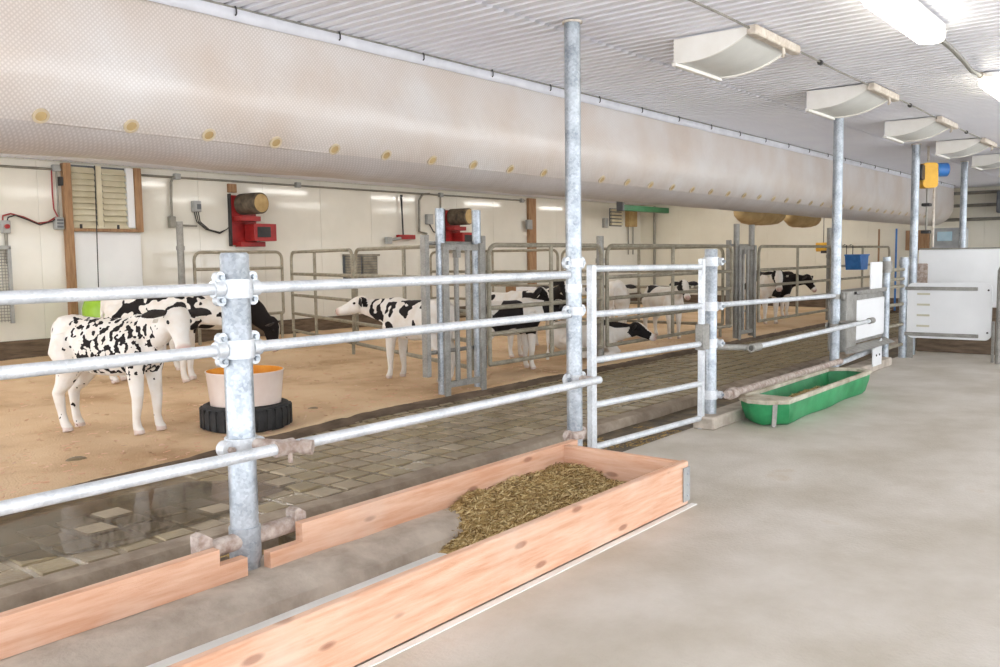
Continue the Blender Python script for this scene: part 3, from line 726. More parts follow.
MB().ring((7.3,11.85,1.56),(0,0,1),.062,.049,.06).build('clamp','old',cp)
for xx, lab in ((9.22,'thin pipe post between the two front pen panels'),(17.55,'grey pipe post by the blue bucket beyond the trough column')):
    t = thing('pen_post', (xx,5.8,0), lab, 'post'); hh = 1.6 if xx < 10 else 1.85
    MB().tube([(xx,5.8,0),(xx,5.8,hh)], .045, 14).build('post','old',t); MB().ring((xx,5.8,1.3),(0,0,1),.056,.044,.06).build('clamp','old',t)

# ================================================================== back wall fittings
def wpt(x, z, d=.0): return (x, YW-.012-d, z)
win = tag(MB().box(5.96,6.88,YW-.03,YW-.012,1.84,2.72).build('window_1','dgrey',smooth=False), 'louvred window in a brown timber frame on the back wall', None, None, 'structure')
for xa, xb_ in ((5.97,6.31),(6.41,6.76)):
    for i in range(10):
        z = 1.905+.083*i
        q = MB(); y0 = YW-.06; q.add([(xa,y0-.03,z-.038),(xb_,y0-.03,z-.038),(xb_,y0+.025,z+.042),(xa,y0+.025,z+.042),(xa,y0-.022,z-.044),(xb_,y0-.022,z-.044),(xb_,y0+.033,z+.036),(xa,y0+.033,z+.036)], [[0,1,2,3],[4,7,6,5],[0,4,5,1],[2,6,7,3],[0,3,7,4],[1,5,6,2]])
        q.build('slat','cream',win,smooth=False)
MB().box(6.32,6.40,YW-.085,YW-.06,1.85,2.72,.004).build('mullion','cream',win)
MB().box(6.77,6.875,YW-.09,YW-.03,1.85,2.72,.004).build('jamb','white',win)
MB().box(5.96,6.88,YW-.09,YW-.03,1.845,1.87,.004).build('sill_strip','cream',win)
MB().box(5.855,5.96,YW-.11,YW-.012,.34,2.73,.006).build('frame_stud','brown',win)
MB().box(6.88,6.99,YW-.11,YW-.012,1.80,2.73,.006).build('frame_stud','brown',win)
MB().box(5.96,6.88,YW-.11,YW-.012,1.80,1.843,.006).build('frame_sill','brown',win)
for xx in (6.06,6.60): MB().box(xx-.012,xx+.012,YW-.125,YW-.09,1.84,1.9,.003).build('catch','dark',win)
MB().tube([wpt(6.29,2.72,.11)]+[wpt(6.29-.004*k,2.72-.19*k,.11) for k in range(1,10)], .007, 6).build('pull_chain','dark',win)
MB().box(5.965,6.98,YW-.03,YW-.008,.36,1.795,.004).build('lower_panel','white',win)

def simple(name, mb, m, lab, cat, group=None): return tag(mb.build(name, m), lab, cat, group)
lp = thing('wall_conduit', (5,YW-.05,2.68), 'grey electrical conduit running along the top of the back wall with drop pipes', 'conduit')
MB().tube([wpt(3,2.62,.03),wpt(6,2.64,.03),wpt(10,2.645,.03),wpt(16.42,2.66,.03)], .017, 8).build('pipe','cond',lp)
for xx in (5.78,7.6,9.9,13.55,16.3): MB().box(xx-.05,xx+.05,YW-.09,YW-.012,2.61,2.70,.008).build('junction_box','grey',lp)
MB().tube([wpt(5.78,2.62,.05),wpt(5.78,2.2,.05),wpt(5.78,1.97,.05)], .013, 8).build('drop_pipe','cond',lp)
sw = thing('stop_switch', wpt(5.08,1.8), 'grey switch box with a round red button on the left wall', 'switch')
MB().box(5.03,5.14,YW-.09,YW-.012,1.76,1.93,.01).build('box','grey',sw)
MB().tube([wpt(5.085,1.85,.078),wpt(5.085,1.85,.11)], .03, 14).build('button','red',sw)
MB().tube([wpt(5.09,1.76,.03),wpt(5.09,1.36,.03)], .022, 8).build('drop_pipe','cond',sw)
cbx = thing('control_box', wpt(5.78,1.9), 'grey control box with dark slots beside the brown stud', 'control box')
MB().box(5.715,5.835,YW-.10,YW-.012,1.82,1.99,.01).build('box','grey',cbx)
for i in range(3): MB().box(5.735,5.82,YW-.105,YW-.10,1.845+.045*i,1.875+.045*i).build('slot','dgrey',cbx)
simple('black_relay', MB().box(5.80,5.85,YW-.10,YW-.013,2.42,2.54,.006), 'dark', 'small black relay box high on the wall by the window', 'relay')
simple('red_cable', MB().tube([wpt(5.06,1.93,.03),wpt(5.065,1.99,.03),wpt(5.16,2.02,.035),wpt(5.32,1.98,.04),wpt(5.5,1.90,.04),wpt(5.63,1.92,.05),wpt(5.74,1.99,.06)], .011, 8), 'redwire', 'red cable curving between the switch box and control box', 'cable')
simple('dark_cable', MB().tube([wpt(5.11,1.93,.05),wpt(5.12,1.97,.05),wpt(5.21,2.0,.055),wpt(5.36,1.945,.055),wpt(5.52,1.88,.055),wpt(5.68,1.93,.07),wpt(5.72,1.96,.07)], .009, 8), 'dark', 'dark cable curving just below the red cable', 'cable')
simple('red_drop_cable', MB().tube([wpt(5.72,2.62,.04),wpt(5.71,2.3,.05),wpt(5.72,2.1,.05),wpt(5.765,1.995,.05)], .010, 8), 'redwire', 'red cable dropping from the conduit to the control box', 'cable')
mh = thing('wire_mesh_guard', (5.0,YW-.1,.6), 'wire mesh guard on the wall at the left edge of the photo', 'mesh guard')
q = MB()
for i in range(14): q.tube([(4.55+.04*i,YW-.1,.6),(4.55+.04*i+.0,YW-.1,1.55)], .004, 4)
for i in range(24): q.tube([(4.55,YW-.1,.62+.04*i),(5.08,YW-.1,.62+.04*i)], .004, 4)
q.build('mesh','cond',mh)
MB().box(5.07,5.11,YW-.12,YW-.06,.58,1.58,.004).build('frame','grey',mh); MB().box(4.5,5.11,YW-.12,YW-.06,1.55,1.6,.004).build('frame','grey',mh)

bk = thing('breaker_switch', wpt(7.92,2.2), 'grey switch with cables left of the near red motor', 'switch')
MB().box(7.84,7.98,YW-.09,YW-.012,2.13,2.30,.008).build('box','grey',bk); MB().box(7.90,7.97,YW-.096,YW-.09,2.17,2.25).build('cover','dgrey',bk)
q = MB()
for k in range(3): q.tube([wpt(7.87+.03*k,2.13,.04+.01*k),wpt(7.90+.03*k,1.98,.05),wpt(8.05+.03*k,1.86,.06),wpt(8.3,1.80+.01*k,.06),wpt(8.42,1.87,.08),wpt(8.48,1.93,.1)], .008, 6)
q.build('cables','dark',bk)
MB().tube([wpt(7.6,2.655,.05),wpt(7.53,2.64,.05),wpt(7.49,2.56,.05),wpt(7.48,2.3,.05),wpt(7.48,1.96,.05)], .02, 8).build('drop_pipe','cond',lp)
MB().box(7.43,7.53,YW-.1,YW-.013,1.88,2.05,.01).build('elbow_box','cond',lp)
MB().tube([wpt(7.5,1.92,.05),wpt(7.9,1.91,.05)], .015, 8).build('cross_pipe','cond',lp)

def motor(x, lab, grp='red motor units on the back wall', s=1.0, lo=1.62):
    t = thing('red_motor_unit', (x,YW-.02,lo), lab, 'motor', grp)
    MB().box(x-.36*s,x+.14,YW-.05,YW-.012,lo,lo+.80*s,.006).build('back_plate','red',t)
    MB().box(x-.38*s,x-.355*s,YW-.09,YW-.012,lo-.02,lo+.82*s,.006).build('edge_channel','dark',t)
    d = Vector((.1,-1,0)).normalized(); c = Vector((x-.10,YW-.33,lo+.66*s))
    dr = MB().tube([c-d*.30*s, c-d*.28*s, c+d*.16*s, c+d*.17*s], [.14*s,.17*s,.17*s,.155*s], 26).build('motor_drum','drum',t)
    MB().tube([c+d*.172*s, c+d*.18*s], .145*s, 26).build('drum_face','tan',dr)
    MB().box(x-.32*s,x+.05*s,YW-.30,YW-.05,lo+.38*s,lo+.46*s,.006).build('motor_shelf','red',t)
    gb = MB().box(x-.12*s,x+.32*s,YW-.34,YW-.08,lo+.06*s,lo+.34*s,.006).build('belt_guard','red',t)
    MB().box(x-.06*s,x+.20*s,YW-.345,YW-.338,lo+.12*s,lo+.29*s).build('guard_opening','dark',gb)
    MB().box(x-.28*s,x+.20*s,YW-.2,YW-.05,lo-.03,lo+.05,.006).build('foot_bar','red',t)
    return t
motor(8.88,'red motor unit with dusty drum nearest on the back wall')
motor(14.0,'red motor unit with dusty drum behind the near stanchion', s=1.0, lo=1.55)
simple('wood_block', MB().box(8.50,8.66,YW-.06,YW-.013,2.46,2.60,.006), 'brown', 'small brown wood block above the near red motor', 'block')
wi = thing('red_hand_winch', wpt(12.5,1.8), 'red hand winch with a black lever on the back wall', 'winch')
MB().box(12.28,12.72,YW-.12,YW-.012,1.74,1.83,.008).build('body','red',wi); MB().tube([wpt(11.98,1.72,.1),wpt(12.3,1.76,.1)], .03, 8).build('shaft','grey',wi)
MB().box(11.93,12.05,YW-.15,YW-.05,1.65,1.78,.008).build('crank','grey',wi)
MB().tube([wpt(12.42,1.83,.06),wpt(12.40,2.25,.06),wpt(12.39,2.52,.06),wpt(12.39,2.6,.06)], [.016,.016,.02,.03], 8).build('lever','dark',wi)
MB().tube([wpt(13.2,2.66,.05),wpt(13.0,2.64,.05),wpt(12.9,2.52,.05),wpt(12.88,1.9,.05),wpt(13.1,1.86,.05)], .024, 8).build('drop_pipe','cond',lp)
bk = thing('breaker_switch', wpt(13.2,2.15), 'small grey switch left of the far red motor', 'switch')
MB().box(13.1,13.28,YW-.09,YW-.012,2.05,2.25,.008).build('box','grey',bk)
MB().tube([wpt(13.2,2.05,.04),wpt(13.3,1.9,.05),wpt(13.6,1.84,.06)], .012, 6).build('cables','dark',bk)
MB().tube([wpt(13.55,2.64,.03),wpt(13.55,1.2,.03)], .018, 8).build('drop_pipe','cond',lp); MB().tube([wpt(13.55,2.2,.02),wpt(13.55,2.2,.08)], .06, 12).build('round_junction','grey',lp)
sh = tag(MB().box(10.9,11.75,YW-.03,YW-.012,.95,1.42).build('window_2','dgrey',smooth=False), 'small weathered grey louvre shutter low on the back wall', None, None, 'structure')
M['weathered'] = mat('weathered_slat', (126,120,108), (160,154,140), 6, .8, 0, .3, 30)
for col_, xa in enumerate((10.94,11.36)):
    for i in range(9): MB().box(xa,xa+.36,YW-.07,YW-.03,.97+.05*i,.97+.05*i+.042,.004).build('slat','weathered',sh,smooth=False)
MB().box(10.88,11.77,YW-.09,YW-.03,1.42,1.46,.004).build('head','weathered',sh)
simple('brown_stud', MB().box(16.52,16.80,YW-.09,YW-.013,.34,2.72,.006), 'brown', 'broad brown timber stud on the back wall left of the column', 'stud')
simple('stud_switch', MB().box(16.36,16.56,YW-.16,YW-.091,2.0,2.22,.01), 'grey', 'small grey switch on the broad brown stud', 'switch')
fb = thing('white_holed_feeder', (17,11.6,.45), 'long white feeder beam with a row of dark round holes', 'feeder')
MB().box(15.0,18.4,11.55,11.75,.45,.72,.015).build('beam','white',fb)
for xx in (15.4,15.62,15.84,16.06,16.28,16.8,17.25,17.5,17.75): MB().tube([(xx,11.555,.585),(xx,11.545,.585)], .06, 14).build('hole','dark',fb)
for xx in (15.02,18.3): MB().box(xx,xx+.08,11.56,11.74,0,.45,.005).build('leg','brown',fb)
MB().box(14.9,15.0,11.54,11.76,.42,.75,.01).build('end_cap','brown',fb)
MB().box(14.95,18.4,11.5,11.8,.36,.42,.01).build('lower_board','tan',fb)
gb = thing('green_beam', (20.3,11.6,2.55), 'green painted steel beam under the far end of the duct', 'beam')
MB().box(19.35,21.78,11.50,11.64,2.50,2.64,.008).build('beam','greenbeam',gb); MB().box(19.3,19.4,11.48,11.66,2.48,2.75,.008).build('hanger','dgrey',gb)
sv = tag(MB().box(20.15,20.75,YW-.03,YW-.012,2.15,2.62).build('window_3','dgrey',smooth=False), 'small yellow slatted vent high in the far corner of the back wall', None, None, 'structure')
for i in range(5): MB().box(20.17,20.73,YW-.08,YW-.03,2.18+.09*i,2.24+.09*i,.004).build('slat','cream',sv,smooth=False)
simple('brown_junction', MB().box(20.95,21.4,YW-.14,YW-.013,2.15,2.62,.01), 'tan', 'tan junction box beside the small yellow vent', 'junction box')
simple('vent_switch', MB().box(19.8,19.98,YW-.10,YW-.013,2.1,2.35,.01), 'grey', 'grey switch left of the small yellow vent', 'switch')
for xx, lab in ((21.05,'left thin conduit below the tan junction box'),(21.3,'right thin conduit below the tan junction box')):
    simple('thin_conduit', MB().tube([(xx,YW-.06,2.15),(xx,YW-.06,1.4)], .018, 8), 'cond', lab, 'conduit')
simple('corner_pipe', MB().tube([(21.70,11.9,2.7),(21.70,11.9,.2)], .035, 10), 'cond', 'dark vertical pipe near the far corner on the end wall', 'pipe')
# tan sagging fabric bags beyond the duct
def bag(x, y, sx, lab):
    q = MB(); vs = []; fs = []; n, m_ = 18, 10
    for i in range(m_+1):
        t = i/m_; a = math.pi*t
        for j in range(n):
            c = 2*math.pi*j/n; r = (math.sin(a)**.6)
            vs.append((x+sx*r*math.cos(c)+.05*nz(t*3,c,1,2), y+.3*r*math.sin(c), 2.12+.20*math.cos(a)*(1.1)+.03*nz(c,t*4,x,2)))
    for i in range(m_):
        for j in range(n): fs.append([i*n+j,i*n+(j+1)%n,(i+1)*n+(j+1)%n,(i+1)*n+j])
    q.add(vs, fs); t = thing('fabric_bag', (x,y,2.1), lab, 'fabric bag'); q.build('bag','tan',t,ang=180)
    MB().tube([(x-sx*.3,y,2.3),(x-sx*.3,y,2.75)], .012, 6).build('strap','tan',t); MB().tube([(x+sx*.3,y,2.3),(x+sx*.3,y,2.75)], .012, 6).build('strap','tan',t)
bag(16.1,6.6,1.0,'larger tan fabric bag sagging behind the duct')
bag(18.3,6.6,.75,'smaller tan fabric bag sagging behind the duct')
hn = thing('yellow_scraper_box', (20.2,6.8,1.45), 'small yellow box hanging on a cord above the far pen', 'box')
MB().box(20.1,20.35,6.7,6.95,1.40,1.60,.02).build('box','yellow',hn); MB().tube([(20.2,6.8,1.58),(20.2,6.8,2.76)], .008, 6).build('cord','dark',hn); MB().box(20.02,20.26,6.66,6.8,1.36,1.42,.005).build('clip','dark',hn)
bb = thing('blue_bucket', (18.6,5.6,1.05), 'blue plastic bucket hung on the far pen panel', 'bucket')
q = MB().prism([(-.28,.3),(.28,.3),(.22,0),(-.20,0)], (18.5,5.71,1.02),(1,0,0),(0,0,1),(0,-1,0),.3); q.build('bucket','blue',bb)
MB().box(18.2,18.8,5.39,5.715,1.30,1.33,.006).build('rim','blue',bb)
for xx in (18.3,18.7): MB().tube([(xx,5.70,1.3),(xx,5.70,1.515),(xx,5.74,1.53),(xx,5.775,1.50)], .008, 6).build('hook','dark',bb)
# hoist on the column
ho = thing('yellow_hoist', (12.75,3.0,2.35), 'yellow chain hoist with a blue motor hung beside the column', 'hoist')
MB().prism(rounded(-.10,.10,-.16,.17,.05), (12.80,2.92,2.36),(.62,-.78,0),(0,0,1),(.78,.62,0),.16).build('housing','yellow',ho)
d = Vector((.62,-.78,0)); c = Vector((12.86,2.97,2.44))
MB().tube([c+d*.10,c+d*.25], .09, 16).build('motor','blue',ho); MB().box(12.60,12.78,2.98,3.06,2.3,2.5,.01).build('bracket','dark',ho)
MB().tube([(12.86,2.97,2.55),(12.86,2.97,2.75)], .015, 8).build('hanger','inlet_rust',ho)
MB().tube([(12.84,2.97,2.2),(12.84,2.97,1.6)], .012, 6).build('chain','cond',ho); MB().tube([(12.92,2.90,2.2),(12.92,2.90,1.42)], .014, 6).build('chain','inlet_rust',ho)
for z in (1.98,1.62): MB().box(12.77,12.91,2.92,3.02,z-.02,z+.02,.006).build('stop_block','dark',ho)
# equipment behind the partition
mo = thing('grey_feeder_monitor', (15.8,3.35,1.3), 'grey control cabinet with a pale blue screen behind the white panel', 'control cabinet')
MB().box(15.8,16.1,3.08,3.56,.0,1.74,.02).build('cabinet','grey',mo); MB().box(15.785,15.8,3.26,3.48,1.53,1.68,.004).build('screen','screen',mo); MB().box(15.78,15.83,3.075,3.13,1.4,1.72,.004).build('side_strip','dark',mo)
gx = thing('grey_pipe_cabinet', (20.8,2.7,1.9), 'dark grey cabinet with pipes on the far end wall', 'cabinet')
MB().box(20.9,21.75,2.2,3.5,2.15,2.60,.02).build('cabinet','dgrey',gx)
for z in (2.62,2.35,2.05): MB().tube([(21.5,5.2,z),(21.5,.2,z)], .035, 8).build('pipe','cond',gx)
for yy in (3.45,3.05): MB().tube([(21.4,yy,2.15),(21.4,yy,.1)], .04, 8).build('drop_pipe','cond',gx)
pb = thing('brown_notice_board', (21.7,6,1.5), 'small brown board on the end wall behind the hoist column', 'board')
MB().box(21.70,21.77,4.95,5.45,1.40,1.85,.008).build('board','brown',pb)
for yy, lab, mm in ((6.0,'thin brown pole on the far end wall','brown'),(5.62,'thin blue pole on the far end wall','blue')):
    simple('thin_pole', MB().tube([(21.6,yy,.02),(21.6,yy,1.9)], .022, 8), mm, lab, 'pole')
# tub on tyre
C0 = (4.17,5.93,.045)
tb = thing('mineral_tub', C0, 'milky plastic lick tub with orange residue set in a black tyre', 'tub')
ty = MB().lathe([(.18,.0),(.32,.0),(.345,.03),(.35,.13),(.33,.185),(.30,.198),(.28,.19),(.27,.1),(.18,.0)], C0, 36).build('tyre','black',tb)
for k in range(30):
    a = 2*math.pi*k/30; p = Vector((C0[0]+.342*math.cos(a), C0[1]+.342*math.sin(a), C0[2]+.085)); e1 = Vector((-math.sin(a),math.cos(a),0)); e2 = Vector((math.cos(a),math.sin(a),0))
    MB().prism([(-.02,-.065),(.02,-.065),(.02,.085),(-.02,.085)], p-e2*.01, e1, (0,0,1), e2, .022).build('tread_lug','black',ty)
MB().lathe([(.01,.17),(.27,.17),(.298,.44),(.304,.446),(.303,.452),(.2955,.452),(.283,.36)], C0, 40).build('tub_wall','tub',tb)
MB().lathe([(.2805,.36),(.2945,.4525)], C0, 40).build('tub_lining','orange',tb)
MB().lathe([(.001,.355),(.12,.36),(.281,.363)], C0, 40).build('lick','orange',tb)
# lime ball behind the calves
lm = thing('lime_drum', (6.1,11.8,.12), 'lime green plastic drum by the wall behind the spotted calves', 'drum')
lb = MB().lathe([(.12,.0),(.27,.02),(.30,.1),(.30,.62),(.27,.72),(.20,.80),(.10,.84),(.001,.85)], (6.1,11.8,.12), 24).build('drum','lime',lm)
MB().lathe([(.001,.90),(.06,.90),(.06,.84)], (6.1,11.8,.12), 14).build('lid','lime',lm)

# ================================================================== calves
def coat_mat():
    m = bpy.data.materials.new('calf_coat'); m.use_nodes = True; nt = m.node_tree; N = nt.nodes; L = nt.links
    b = N['Principled BSDF']; b.inputs['Roughness'].default_value = .85; b.inputs['Specular IOR Level'].default_value = .25
    a = N.new('ShaderNodeAttribute'); a.attribute_name = 'coat'; r = N.new('ShaderNodeValToRGB'); e = r.color_ramp.elements
    e[0].position = .47; e[0].color = lin((229,225,219)); e[1].position = .53; e[1].color = lin((34,30,30)); L.new(a.outputs['Fac'], r.inputs[0])
    s = N.new('ShaderNodeAttribute'); s.attribute_name = 'skin'; mx = N.new('ShaderNodeMixRGB'); mx.inputs[2].default_value = lin((196,158,146))
    g = N.new('ShaderNodeNewGeometry'); n = N.new('ShaderNodeTexNoise'); n.inputs['Scale'].default_value = 10; L.new(g.outputs['Position'], n.inputs['Vector'])
    d = N.new('ShaderNodeMixRGB'); d.blend_type = 'MULTIPLY'; d.inputs[2].default_value = lin((226,206,178))
    rr_ = N.new('ShaderNodeMapRange'); rr_.inputs[1].default_value = .4; rr_.inputs[2].default_value = .7; rr_.inputs[3].default_value = 0; rr_.inputs[4].default_value = .3
    L.new(n.outputs[0], rr_.inputs[0]); L.new(rr_.outputs[0], d.inputs[0]); L.new(r.outputs[0], d.inputs[1])
    L.new(s.outputs['Fac'], mx.inputs[0]); L.new(d.outputs[0], mx.inputs[1]); L.new(mx.outputs[0], b.inputs['Base Color'])
    n2 = N.new('ShaderNodeTexNoise'); n2.inputs['Scale'].default_value = 90; L.new(g.outputs['Position'], n2.inputs['Vector'])
    bp = N.new('ShaderNodeBump'); bp.inputs['Strength'].default_value = .4; bp.inputs['Distance'].default_value = .006; L.new(n2.outputs[0], bp.inputs['Height']); L.new(bp.outputs[0], b.inputs['Normal'])
    return m
M['coat'] = coat_mat(); M['earblack'] = mat('black_ear', (30,27,27), (52,46,44), 12, .85); M['earwhite'] = mat('white_ear', (222,206,192), (232,222,212), 12, .85)
M['eye'] = mat('calf_eye', (16,13,12), (24,20,18), 5, .12); M['tagw'] = mat('white_ear_tag', (226,224,214), (236,234,226), 5, .5); M['tagy'] = mat('yellow_ear_tag', (226,200,60), (236,212,80), 5, .5)
def loft(q, rings, n=18):
    k = len(q.v)
    for c, ax, upv, ra, rb in rings:
        c = Vector(c); ax = Vector(ax).normalized(); s = ax.cross(Vector(upv)).normalized(); u = s.cross(ax)
        for j in range(n):
            a = 2*math.pi*j/n; q.v.append(c + s*ra*math.cos(a) + u*rb*math.sin(a))
    m_ = len(rings)
    for i in range(m_-1):
        for j in range(n): q.f.append([k+i*n+j,k+i*n+(j+1)%n,k+(i+1)*n+(j+1)%n,k+(i+1)*n+j])
    q.f.append([k+j for j in range(n)][::-1]); q.f.append([k+(m_-1)*n+j for j in range(n)])
def calf(loc, head, lab, coat, neck_yaw=0, neck_pitch=40, head_yaw=0, head_pitch=-35, s=1.0, vox=.016, ears=('earblack','earblack'), tagm='tagw', lying=False, gait=0, cat='calf'):
    """local frame: x forward, y left, z up; neck_pitch above horizontal, head_pitch of the face axis"""
    root = thing('calf', loc, lab, cat, 'calves in the pens'); root.rotation_euler.z = math.radians(head); root.scale = (s,s,s)
    dz = -.40 if lying else 0
    q = MB(); X, Zu = (1,0,0), (0,0,1)
    T = [(-.475,.765,.035,.05),(-.455,.755,.085,.105),(-.40,.72,.135,.17),(-.28,.69,.165,.205),(-.12,.66,.182,.222),(.06,.652,.182,.225),(.22,.665,.165,.218),(.34,.675,.135,.195),(.43,.67,.10,.15),(.475,.66,.05,.08)]
    loft(q, [((x,0,z+dz), X, Zu, w_, h_) for x,z,w_,h_ in T], 22)
    # withers and hip bones
    loft(q, [((.18,0,.85+dz),X,Zu,.03,.03),((.26,0,.865+dz),X,Zu,.055,.045),((.36,0,.85+dz),X,Zu,.05,.05)], 12)
    loft(q, [((-.42,0,.86+dz),X,Zu,.06,.03),((-.32,0,.87+dz),X,Zu,.12,.035),((-.22,0,.86+dz),X,Zu,.07,.03)], 12)
    # neck and head
    ny, npi = math.radians(neck_yaw), math.radians(neck_pitch)
    nd = Vector((math.cos(npi)*math.cos(ny), math.cos(npi)*math.sin(ny), math.sin(npi)))
    nb = Vector((.30,0,.735+dz)); ne = nb+nd*.42
    mid = nb.lerp(ne,.5)+Vector((.02,0,.0))
    sd = Vector((-math.sin(ny),math.cos(ny),0)); nup = nd.cross(sd)*-1 if False else sd.cross(nd)*-1
    nup = nd.cross(sd); nup = nup if nup.z > 0 or abs(nup.z) < .2 else -nup
    loft(q, [(nb-nd*.10, nd, Zu if abs(nd.z)<.95 else X, .12,.17),(nb, nd, Zu, .115,.165),(mid, nd, Zu, .085,.125),(nb.lerp(ne,.8), nd, Zu, .072,.098),(ne, nd, Zu, .066,.082),(ne+nd*.05, nd, Zu, .045,.05)], 18)
    hy, hp = math.radians(neck_yaw+head_yaw), math.radians(head_pitch)
    hd = Vector((math.cos(hp)*math.cos(hy), math.cos(hp)*math.sin(hy), math.sin(hp))); hs = Vector((-math.sin(hy),math.cos(hy),0)); hu = hs.cross(hd)*-1
    if hu.z < 0: hu = -hu
    hb = ne+Vector((0,0,.035))
    H = [(-.075,.0,.03,.035),(-.055,.012,.066,.06),(.0,.012,.088,.085),(.06,.004,.092,.092),(.12,-.008,.078,.085),(.18,-.018,.060,.068),(.24,-.024,.053,.055),(.285,-.026,.056,.050),(.315,-.028,.045,.04),(.325,-.028,.02,.02)]
    loft(q, [(hb+hd*a+hu*z, hd, hu, w_, h_) for a,z,w_,h_ in H], 20)
    # legs
    def leg(pts, rs):
        q.tube(pts, rs, 14)
    if not lying:
        for sgn in (1,-1):
            g = gait*sgn
            leg([(.30,.085*sgn,.72),(.315,.105*sgn,.56),(.305+g*.2,.10*sgn,.45),(.32+g*.5,.095*sgn,.27),(.31+g*.8,.095*sgn,.12),(.318+g*.9,.095*sgn,.06),(.335+g*.95,.095*sgn,.028),(.338+g*.95,.095*sgn,.0)], [.085,.088,.062,.043,.029,.033,.038,.043])
            g = -gait*sgn
            leg([(-.32,.07*sgn,.74),(-.30,.10*sgn,.62),(-.27+g*.2,.115*sgn,.50),(-.36+g*.4,.11*sgn,.36),(-.415+g*.6,.105*sgn,.30),(-.40+g*.8,.10*sgn,.14),(-.385+g*.9,.10*sgn,.07),(-.36+g*.95,.10*sgn,.028),(-.357+g*.95,.10*sgn,.0)], [.11,.135,.10,.058,.047,.031,.034,.038,.043])
    else:
        for sgn in (1,-1):
            leg([(.30,.09*sgn,.30),(.36,.13*sgn,.14),(.46,.13*sgn,.07),(.36,.15*sgn,.045),(.24,.15*sgn,.04)], [.08,.07,.045,.036,.035])
            leg([(-.28,.10*sgn,.30),(-.14,.19*sgn,.18),(-.08,.21*sgn,.10),(-.24,.23*sgn,.06),(-.10,.25*sgn,.045),(.0,.25*sgn,.04)], [.12,.12,.075,.045,.036,.035])
    tl = .46 if not lying else .2
    q.tube([(-.44,0,.83+dz),(-.49,0,.80+dz),(-.505,.0,.68+dz),(-.50,0,.52+dz+.0),(-.505,0,tl+dz*.6)], [.03,.024,.018,.02,.028], 8)
    me = bpy.data.meshes.new('calf_raw'); me.from_pydata(q.v, [], q.f); me.update()
    tmp = bpy.data.objects.new('calf_raw', me); COL.objects.link(tmp)
    md = tmp.modifiers.new('r','REMESH'); md.mode = 'VOXEL'; md.voxel_size = vox
    sm = tmp.modifiers.new('s','SMOOTH'); sm.factor = .5; sm.iterations = 3
    dg = bpy.context.evaluated_depsgraph_get(); nm = bpy.data.meshes.new_from_object(tmp.evaluated_get(dg)); bpy.data.objects.remove(tmp)
    nm.name = 'body'
    ca = nm.attributes.new('coat','FLOAT','POINT'); sk = nm.attributes.new('skin','FLOAT','POINT')
    co = [0.0]*(3*len(nm.vertices)); nm.vertices.foreach_get('co', co); cv = []; sv_ = []
    for i in range(len(nm.vertices)):
        p = Vector(co[3*i:3*i+3]); hl = p-hb; ha = hl.dot(hd)
        onhead = 1 if (hl.length < .36 and ha > -.06 and (p-(hb+hd*ha)).length < .13) else 0
        f = coat(p, onhead, ha, hl.dot(hs)); cv.append(min(1,max(0,f)))
        k = 0
        if onhead: k = min(1,max(0,(ha-.27)/.03))*.8
        if not lying and p.z < .035: k = .45
        sv_.append(k)
    ca.data.foreach_set('value', cv); sk.data.foreach_set('value', sv_)
    nm.shade_smooth(); nm.materials.clear(); nm.materials.append(M['coat'])
    body = bpy.data.objects.new('body', nm); COL.objects.link(body); body.parent = root
    for k_, sgn in enumerate((1,-1)):
        e0 = hb+hd*.012+hs*.072*sgn+hu*.035; ed = (hs*sgn-hd*.05+Vector((0,0,-.12))).normalized(); en = ed.cross(hd).normalized()
        E = MB(); vs = []; fs = []; n = 10
        for i,(a,w_) in enumerate(((0,.022),(.04,.042),(.09,.054),(.135,.044),(.165,.022),(.18,.004))):
            for j in range(n):
                th = 2*math.pi*j/n; side = hu*1.0
                vs.append(e0+ed*a+side*w_*math.cos(th)+en.cross(ed).normalized()*0+hd*(.010*math.sin(th)-.010*math.cos(th)**2*(1 if i<5 else 0)))
        for i in range(5):
            for j in range(n): fs.append([i*n+j,i*n+(j+1)%n,(i+1)*n+(j+1)%n,(i+1)*n+j])
        E.add(vs, fs); er = E.build('ear', ears[k_], root, local=True, ang=180)
        if tagm and (k_ == 0 or tagm == 'tagw'):
            tp = e0+ed*.08-hu*.02+hd*.02
            MB().prism(rounded(-.02,.02,-.05,.0,.006,2), tp, hs, hu, hd, .004).build('ear_tag', tagm, er, local=True)
        ey = hb+hd*.085+hs*.078*sgn+hu*.028
        EY = MB(); vs = []; fs = []
        for i in range(7):
            for j in range(10):
                a, c = math.pi*i/6, 2*math.pi*j/10; vs.append(ey+hd*.018*math.cos(a)+hu*.014*math.sin(a)*math.cos(c)+hs*.014*math.sin(a)*math.sin(c))
        for i in range(6):
            for j in range(10): fs.append([i*10+j,i*10+(j+1)%10,(i+1)*10+(j+1)%10,(i+1)*10+j])
        EY.add(vs, fs); EY.build('eye','eye',root,local=True,ang=180)
        no = hb+hd*.312+hs*.025*sgn-hu*.012
        MB().tube([no-hd*.004, no+hd*.006], .009, 8).build('nostril','eye',root,local=True)
    return root
def speck(seed, f1=9, thr=.1, x0=-.25, x1=.5, face=.0, soft=.2):
    """small black spots between x0 and x1 on a white body"""
    def fn(p, onh, ha, hs_):
        if onh: return face if ha > .0 else .3+.6*(nz(p.x,p.y,p.z+seed,8)>.1)
        m_ = min(1,max(0,(p.x-x0)/soft))*min(1,max(0,(x1-p.x)/soft)); m_ *= 1 if p.z > .46 else 0.0
        v = nz(p.x*1.25+seed, p.y*1.0, p.z*.8, f1)+.45*nz(p.x+seed,p.y+3,p.z,f1*2.2)
        return .5+(v-thr-.6*(1-m_))*1.6
    return fn
